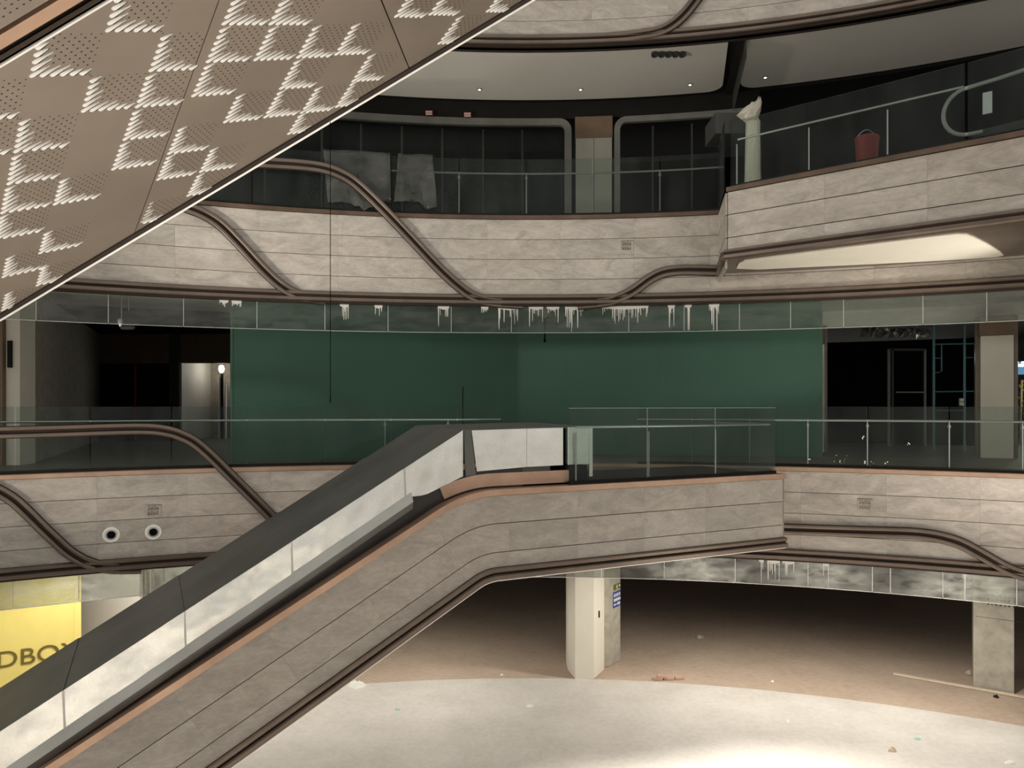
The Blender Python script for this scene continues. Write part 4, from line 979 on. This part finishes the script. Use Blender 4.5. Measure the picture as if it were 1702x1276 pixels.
b = MB(); b.tube([ep(satE(957, -.17), -.34, -.17), ep(e_-.05, -.34, -.17), ep(e_-.06, -.34, -1.6)], .02, 8); b.build('handrail', M['steel'], root, smooth=True)
for x in (957, 1078, 1189): s_ = satE(x, -.14); b = MB(); b.tube([ep(s_, -1.2, -.14), ep(s_, -.42, -.14)], .014, 8); b.build('post', M['steel'], root, smooth=True)
b = MB(); b.prism([ep(satE(946, -.08), -1.2, -.06), ep(e_, -1.2, -.06), ep(e_, -1.15, -.06), ep(satE(946, -.08), -1.15, -.06)], -en*.06); b.build('base_channel', M['dark'], root)

# ------------------------------------------------------------------ overhead escalator with the perforated soffit
K, SL = 2.797, .6; HYP = math.hypot(1, SL)
def uv(u, v, dz=0.0): x = u/HYP; return Vector((x, v, K+SL*x+E))+Vector((SL/HYP, 0, -1/HYP))*dz      # dz > 0 sinks below the sheet towards the viewer
root = thing('escalator_underside', uv(-2.2, 4.2), 'perforated champagne metal underside of the overhead escalator', 'escalator')
VB, VT = 5.235, 3.19
def panel(pts, name='soffit_panel'): b = MB(); b.prism([uv(*p) for p in pts], Vector((-SL/HYP, 0, 1/HYP))*.03); return b.build(name, M['champagne'], root)
s1a, s1b = (-1.315, VT), (-3.13, VB)         # slanting joint
g = .004
p1 = panel([(-8, VT), (s1a[0]-g, VT), (s1b[0]-g, VB), (-8, VB)])
p2 = panel([(s1a[0]+g, VT), (-.93-g, VT), (-.84-g, VB), (s1b[0]+g, VB)])
p3 = panel([(-.93+g, VT), (3.2, VT), (3.2, VB), (-.84+g, VB)])
b = MB(); b.prism([uv(-8, VT-.1, -.05), uv(3.2, VT-.1, -.05), uv(3.2, VB, -.05), uv(-8, VB, -.05)], Vector((0, 0, 1.0))); b.build('truss_box', M['joint'], root)
b = MB(); b.prism([uv(-8, VB+.005, .0), uv(3.2, VB+.005, .0), uv(3.2, VB+.036, .012), uv(-8, VB+.036, .012)], Vector((0, 0, .06))); o = b.build('edge_trim', M['lip'], root); o['label'] = 'thin metal edge with its highlight painted pale'  # highlight on the trim painted as near-white metal
b = MB(); b.prism([uv(-8, VB-.05, .01), uv(3.2, VB-.05, .01), uv(3.2, VB+.004, .012), uv(-8, VB+.004, .012)], Vector((0, 0, .02))); b.build('edge_gasket', M['joint'], root)
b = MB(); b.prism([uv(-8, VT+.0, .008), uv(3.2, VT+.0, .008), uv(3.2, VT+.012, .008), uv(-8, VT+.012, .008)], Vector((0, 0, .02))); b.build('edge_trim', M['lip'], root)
blocks = [(-2, 0), (-1, 1), (-2, 2), (-2, 3), (-2, 4), (-2, 5), (-1, 4), (-1, 6), (-1, -1), (0, 0), (0, 1), (0, 2), (0, 3), (-3, 1), (-3, 2)]
B1 = [(-2.15+.2*(m-n), 3.75+.2*(m+n)) for m, n in blocks]+[(-3.84, 4.77), (-3.84, 5.11), (-4.16, 5.16), (-3.6, 3.6), (-4.0, 4.0), (-4.3, 4.4)]
B2 = [(-1.71, 3.73), (-1.51, 3.93), (-1.9, 3.93), (-1.69, 4.14), (-1.48, 4.34), (-1.27, 4.53), (-2.09, 4.13), (-1.67, 4.54), (-2.07, 4.54), (-1.86, 4.74), (-1.65, 4.94), (-2.46, 4.52), (-2.65, 4.72), (-2.43, 4.92), (-2.63, 5.12), (-3.02, 5.10), (-1.25, 4.93), (-1.43, 5.12), (-1.81, 5.10)]
B3 = [(-.84, 4.51), (-.62, 4.70), (-.21, 5.06), (-.60, 5.10), (-.4, 4.4), (.2, 4.9)]
def louvres(Bs, parent, vmax, vmin, flt):
    lo, ho = MB(), MB()
    for (u0, v0) in Bs:
        for half in (0, 1):
            for i in range(7-half):
                for j in range(7-half):
                    x, y = i+half*.5, j+half*.5
                    u = u0+.2*(x-(-y)*-1*-1)/6.3 if False else u0+.2*x/6.3+.2*y/6.3
                    v = v0+.2*x/6.3-.2*y/6.3
                    if not (vmin+.02 < v < vmax-.02) or not flt(u, v): continue
                    ly = min(x, y)
                    if ly == 0 and max(x, y) < 6:
                        m_ = max(x, y); L = .10-.0095*m_; W = .0115+.0004*m_
                    elif ly == .5 and max(x, y) < 5.6:
                        m_ = max(x, y); L = .05-.003*m_; W = .0045
                    elif ly == 1 and max(x, y) < 3.6: L, W = .045, .004
                    else: L = 0
                    if L:
                        pts = []
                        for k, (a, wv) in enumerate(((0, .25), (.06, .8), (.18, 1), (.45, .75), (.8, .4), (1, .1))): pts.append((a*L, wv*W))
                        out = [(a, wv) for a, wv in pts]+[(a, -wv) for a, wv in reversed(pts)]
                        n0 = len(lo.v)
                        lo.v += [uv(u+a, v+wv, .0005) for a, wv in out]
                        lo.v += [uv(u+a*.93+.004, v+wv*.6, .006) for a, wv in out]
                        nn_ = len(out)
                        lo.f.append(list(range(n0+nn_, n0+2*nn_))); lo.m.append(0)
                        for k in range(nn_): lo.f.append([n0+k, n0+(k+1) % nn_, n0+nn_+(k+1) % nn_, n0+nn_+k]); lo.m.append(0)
                        # shadow beside each lip, painted as a dark sliver
                        ho.v += [uv(u+a*L+.003, v+s_*W+W*.5+.001, .0004) for a, s_ in ((.0, .5), (.25, 1.15), (1.04, .35), (.9, -.2), (.1, -.3))]
                        k0 = len(ho.v)-5; ho.f.append(list(range(k0, k0+5))); ho.m.append(0)
                    else:
                        r = .0042 if max(x, y) < 5.8 else .0033
                        k0 = len(ho.v); ho.v += [uv(u+1.5*r*math.cos(a), v+r*math.sin(a), .0006) for a in (.3, 1.35, 2.4, 3.44, 4.5, 5.5)]
                        ho.f.append(list(range(k0, k0+6))); ho.m.append(0)
    o = lo.build('louvre_lips', M['lip'], parent); o['kind'] = 'stuff'; o['label'] = 'raised teardrop louvres, caught light painted pale'  # floor light caught by the lips is put into their near-white colour
    o = ho.build('holes_and_shadows', M['joint'], parent); o['kind'] = 'stuff'; o['label'] = 'dark punched holes and painted lip shadows'
def sx1(v): return s1a[0]+(s1b[0]-s1a[0])*(v-VT)/(VB-VT)
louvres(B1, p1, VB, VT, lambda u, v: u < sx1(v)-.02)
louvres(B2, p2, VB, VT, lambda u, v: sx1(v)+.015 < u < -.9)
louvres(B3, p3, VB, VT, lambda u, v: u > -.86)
# second escalator soffit alongside, parted by a copper strip
root = thing('escalator_underside', uv(-2.4, 2.2), 'second perforated soffit in the top left corner beyond the copper strip', 'escalator')
b = MB(); b.prism([uv(-8, 3.055), uv(3.2, 3.055), uv(3.2, 3.125), uv(-8, 3.125)], Vector((0, 0, .05))); b.build('copper_strip', M['copper'], root)
p4 = panel([(-8, 1.2), (3.2, 1.2), (3.2, 3.03), (-8, 3.03)])
b = MB(); b.prism([uv(-8, 1.0, -.05), uv(3.2, 1.0, -.05), uv(3.2, 3.03, -.05), uv(-8, 3.03, -.05)], Vector((0, 0, 1.0))); b.build('truss_box', M['joint'], root)
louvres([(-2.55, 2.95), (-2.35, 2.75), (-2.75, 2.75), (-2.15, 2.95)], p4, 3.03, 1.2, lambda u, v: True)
# thin cable hanging from the soffit edge
b = MB(); q = P(549, 196, 5.26); b.tube([q, Vector((q.x, q.y, E+.06))], .0028, 6); b.lathe((q.x, q.y, E+.06), (0, 0, -1), [(0, .004), (.03, .005), (.05, .002)], 6)
tag(b.build('hanging_cable', M['black']), 'thin black cable hanging straight down from the overhead escalator edge', 'cable')
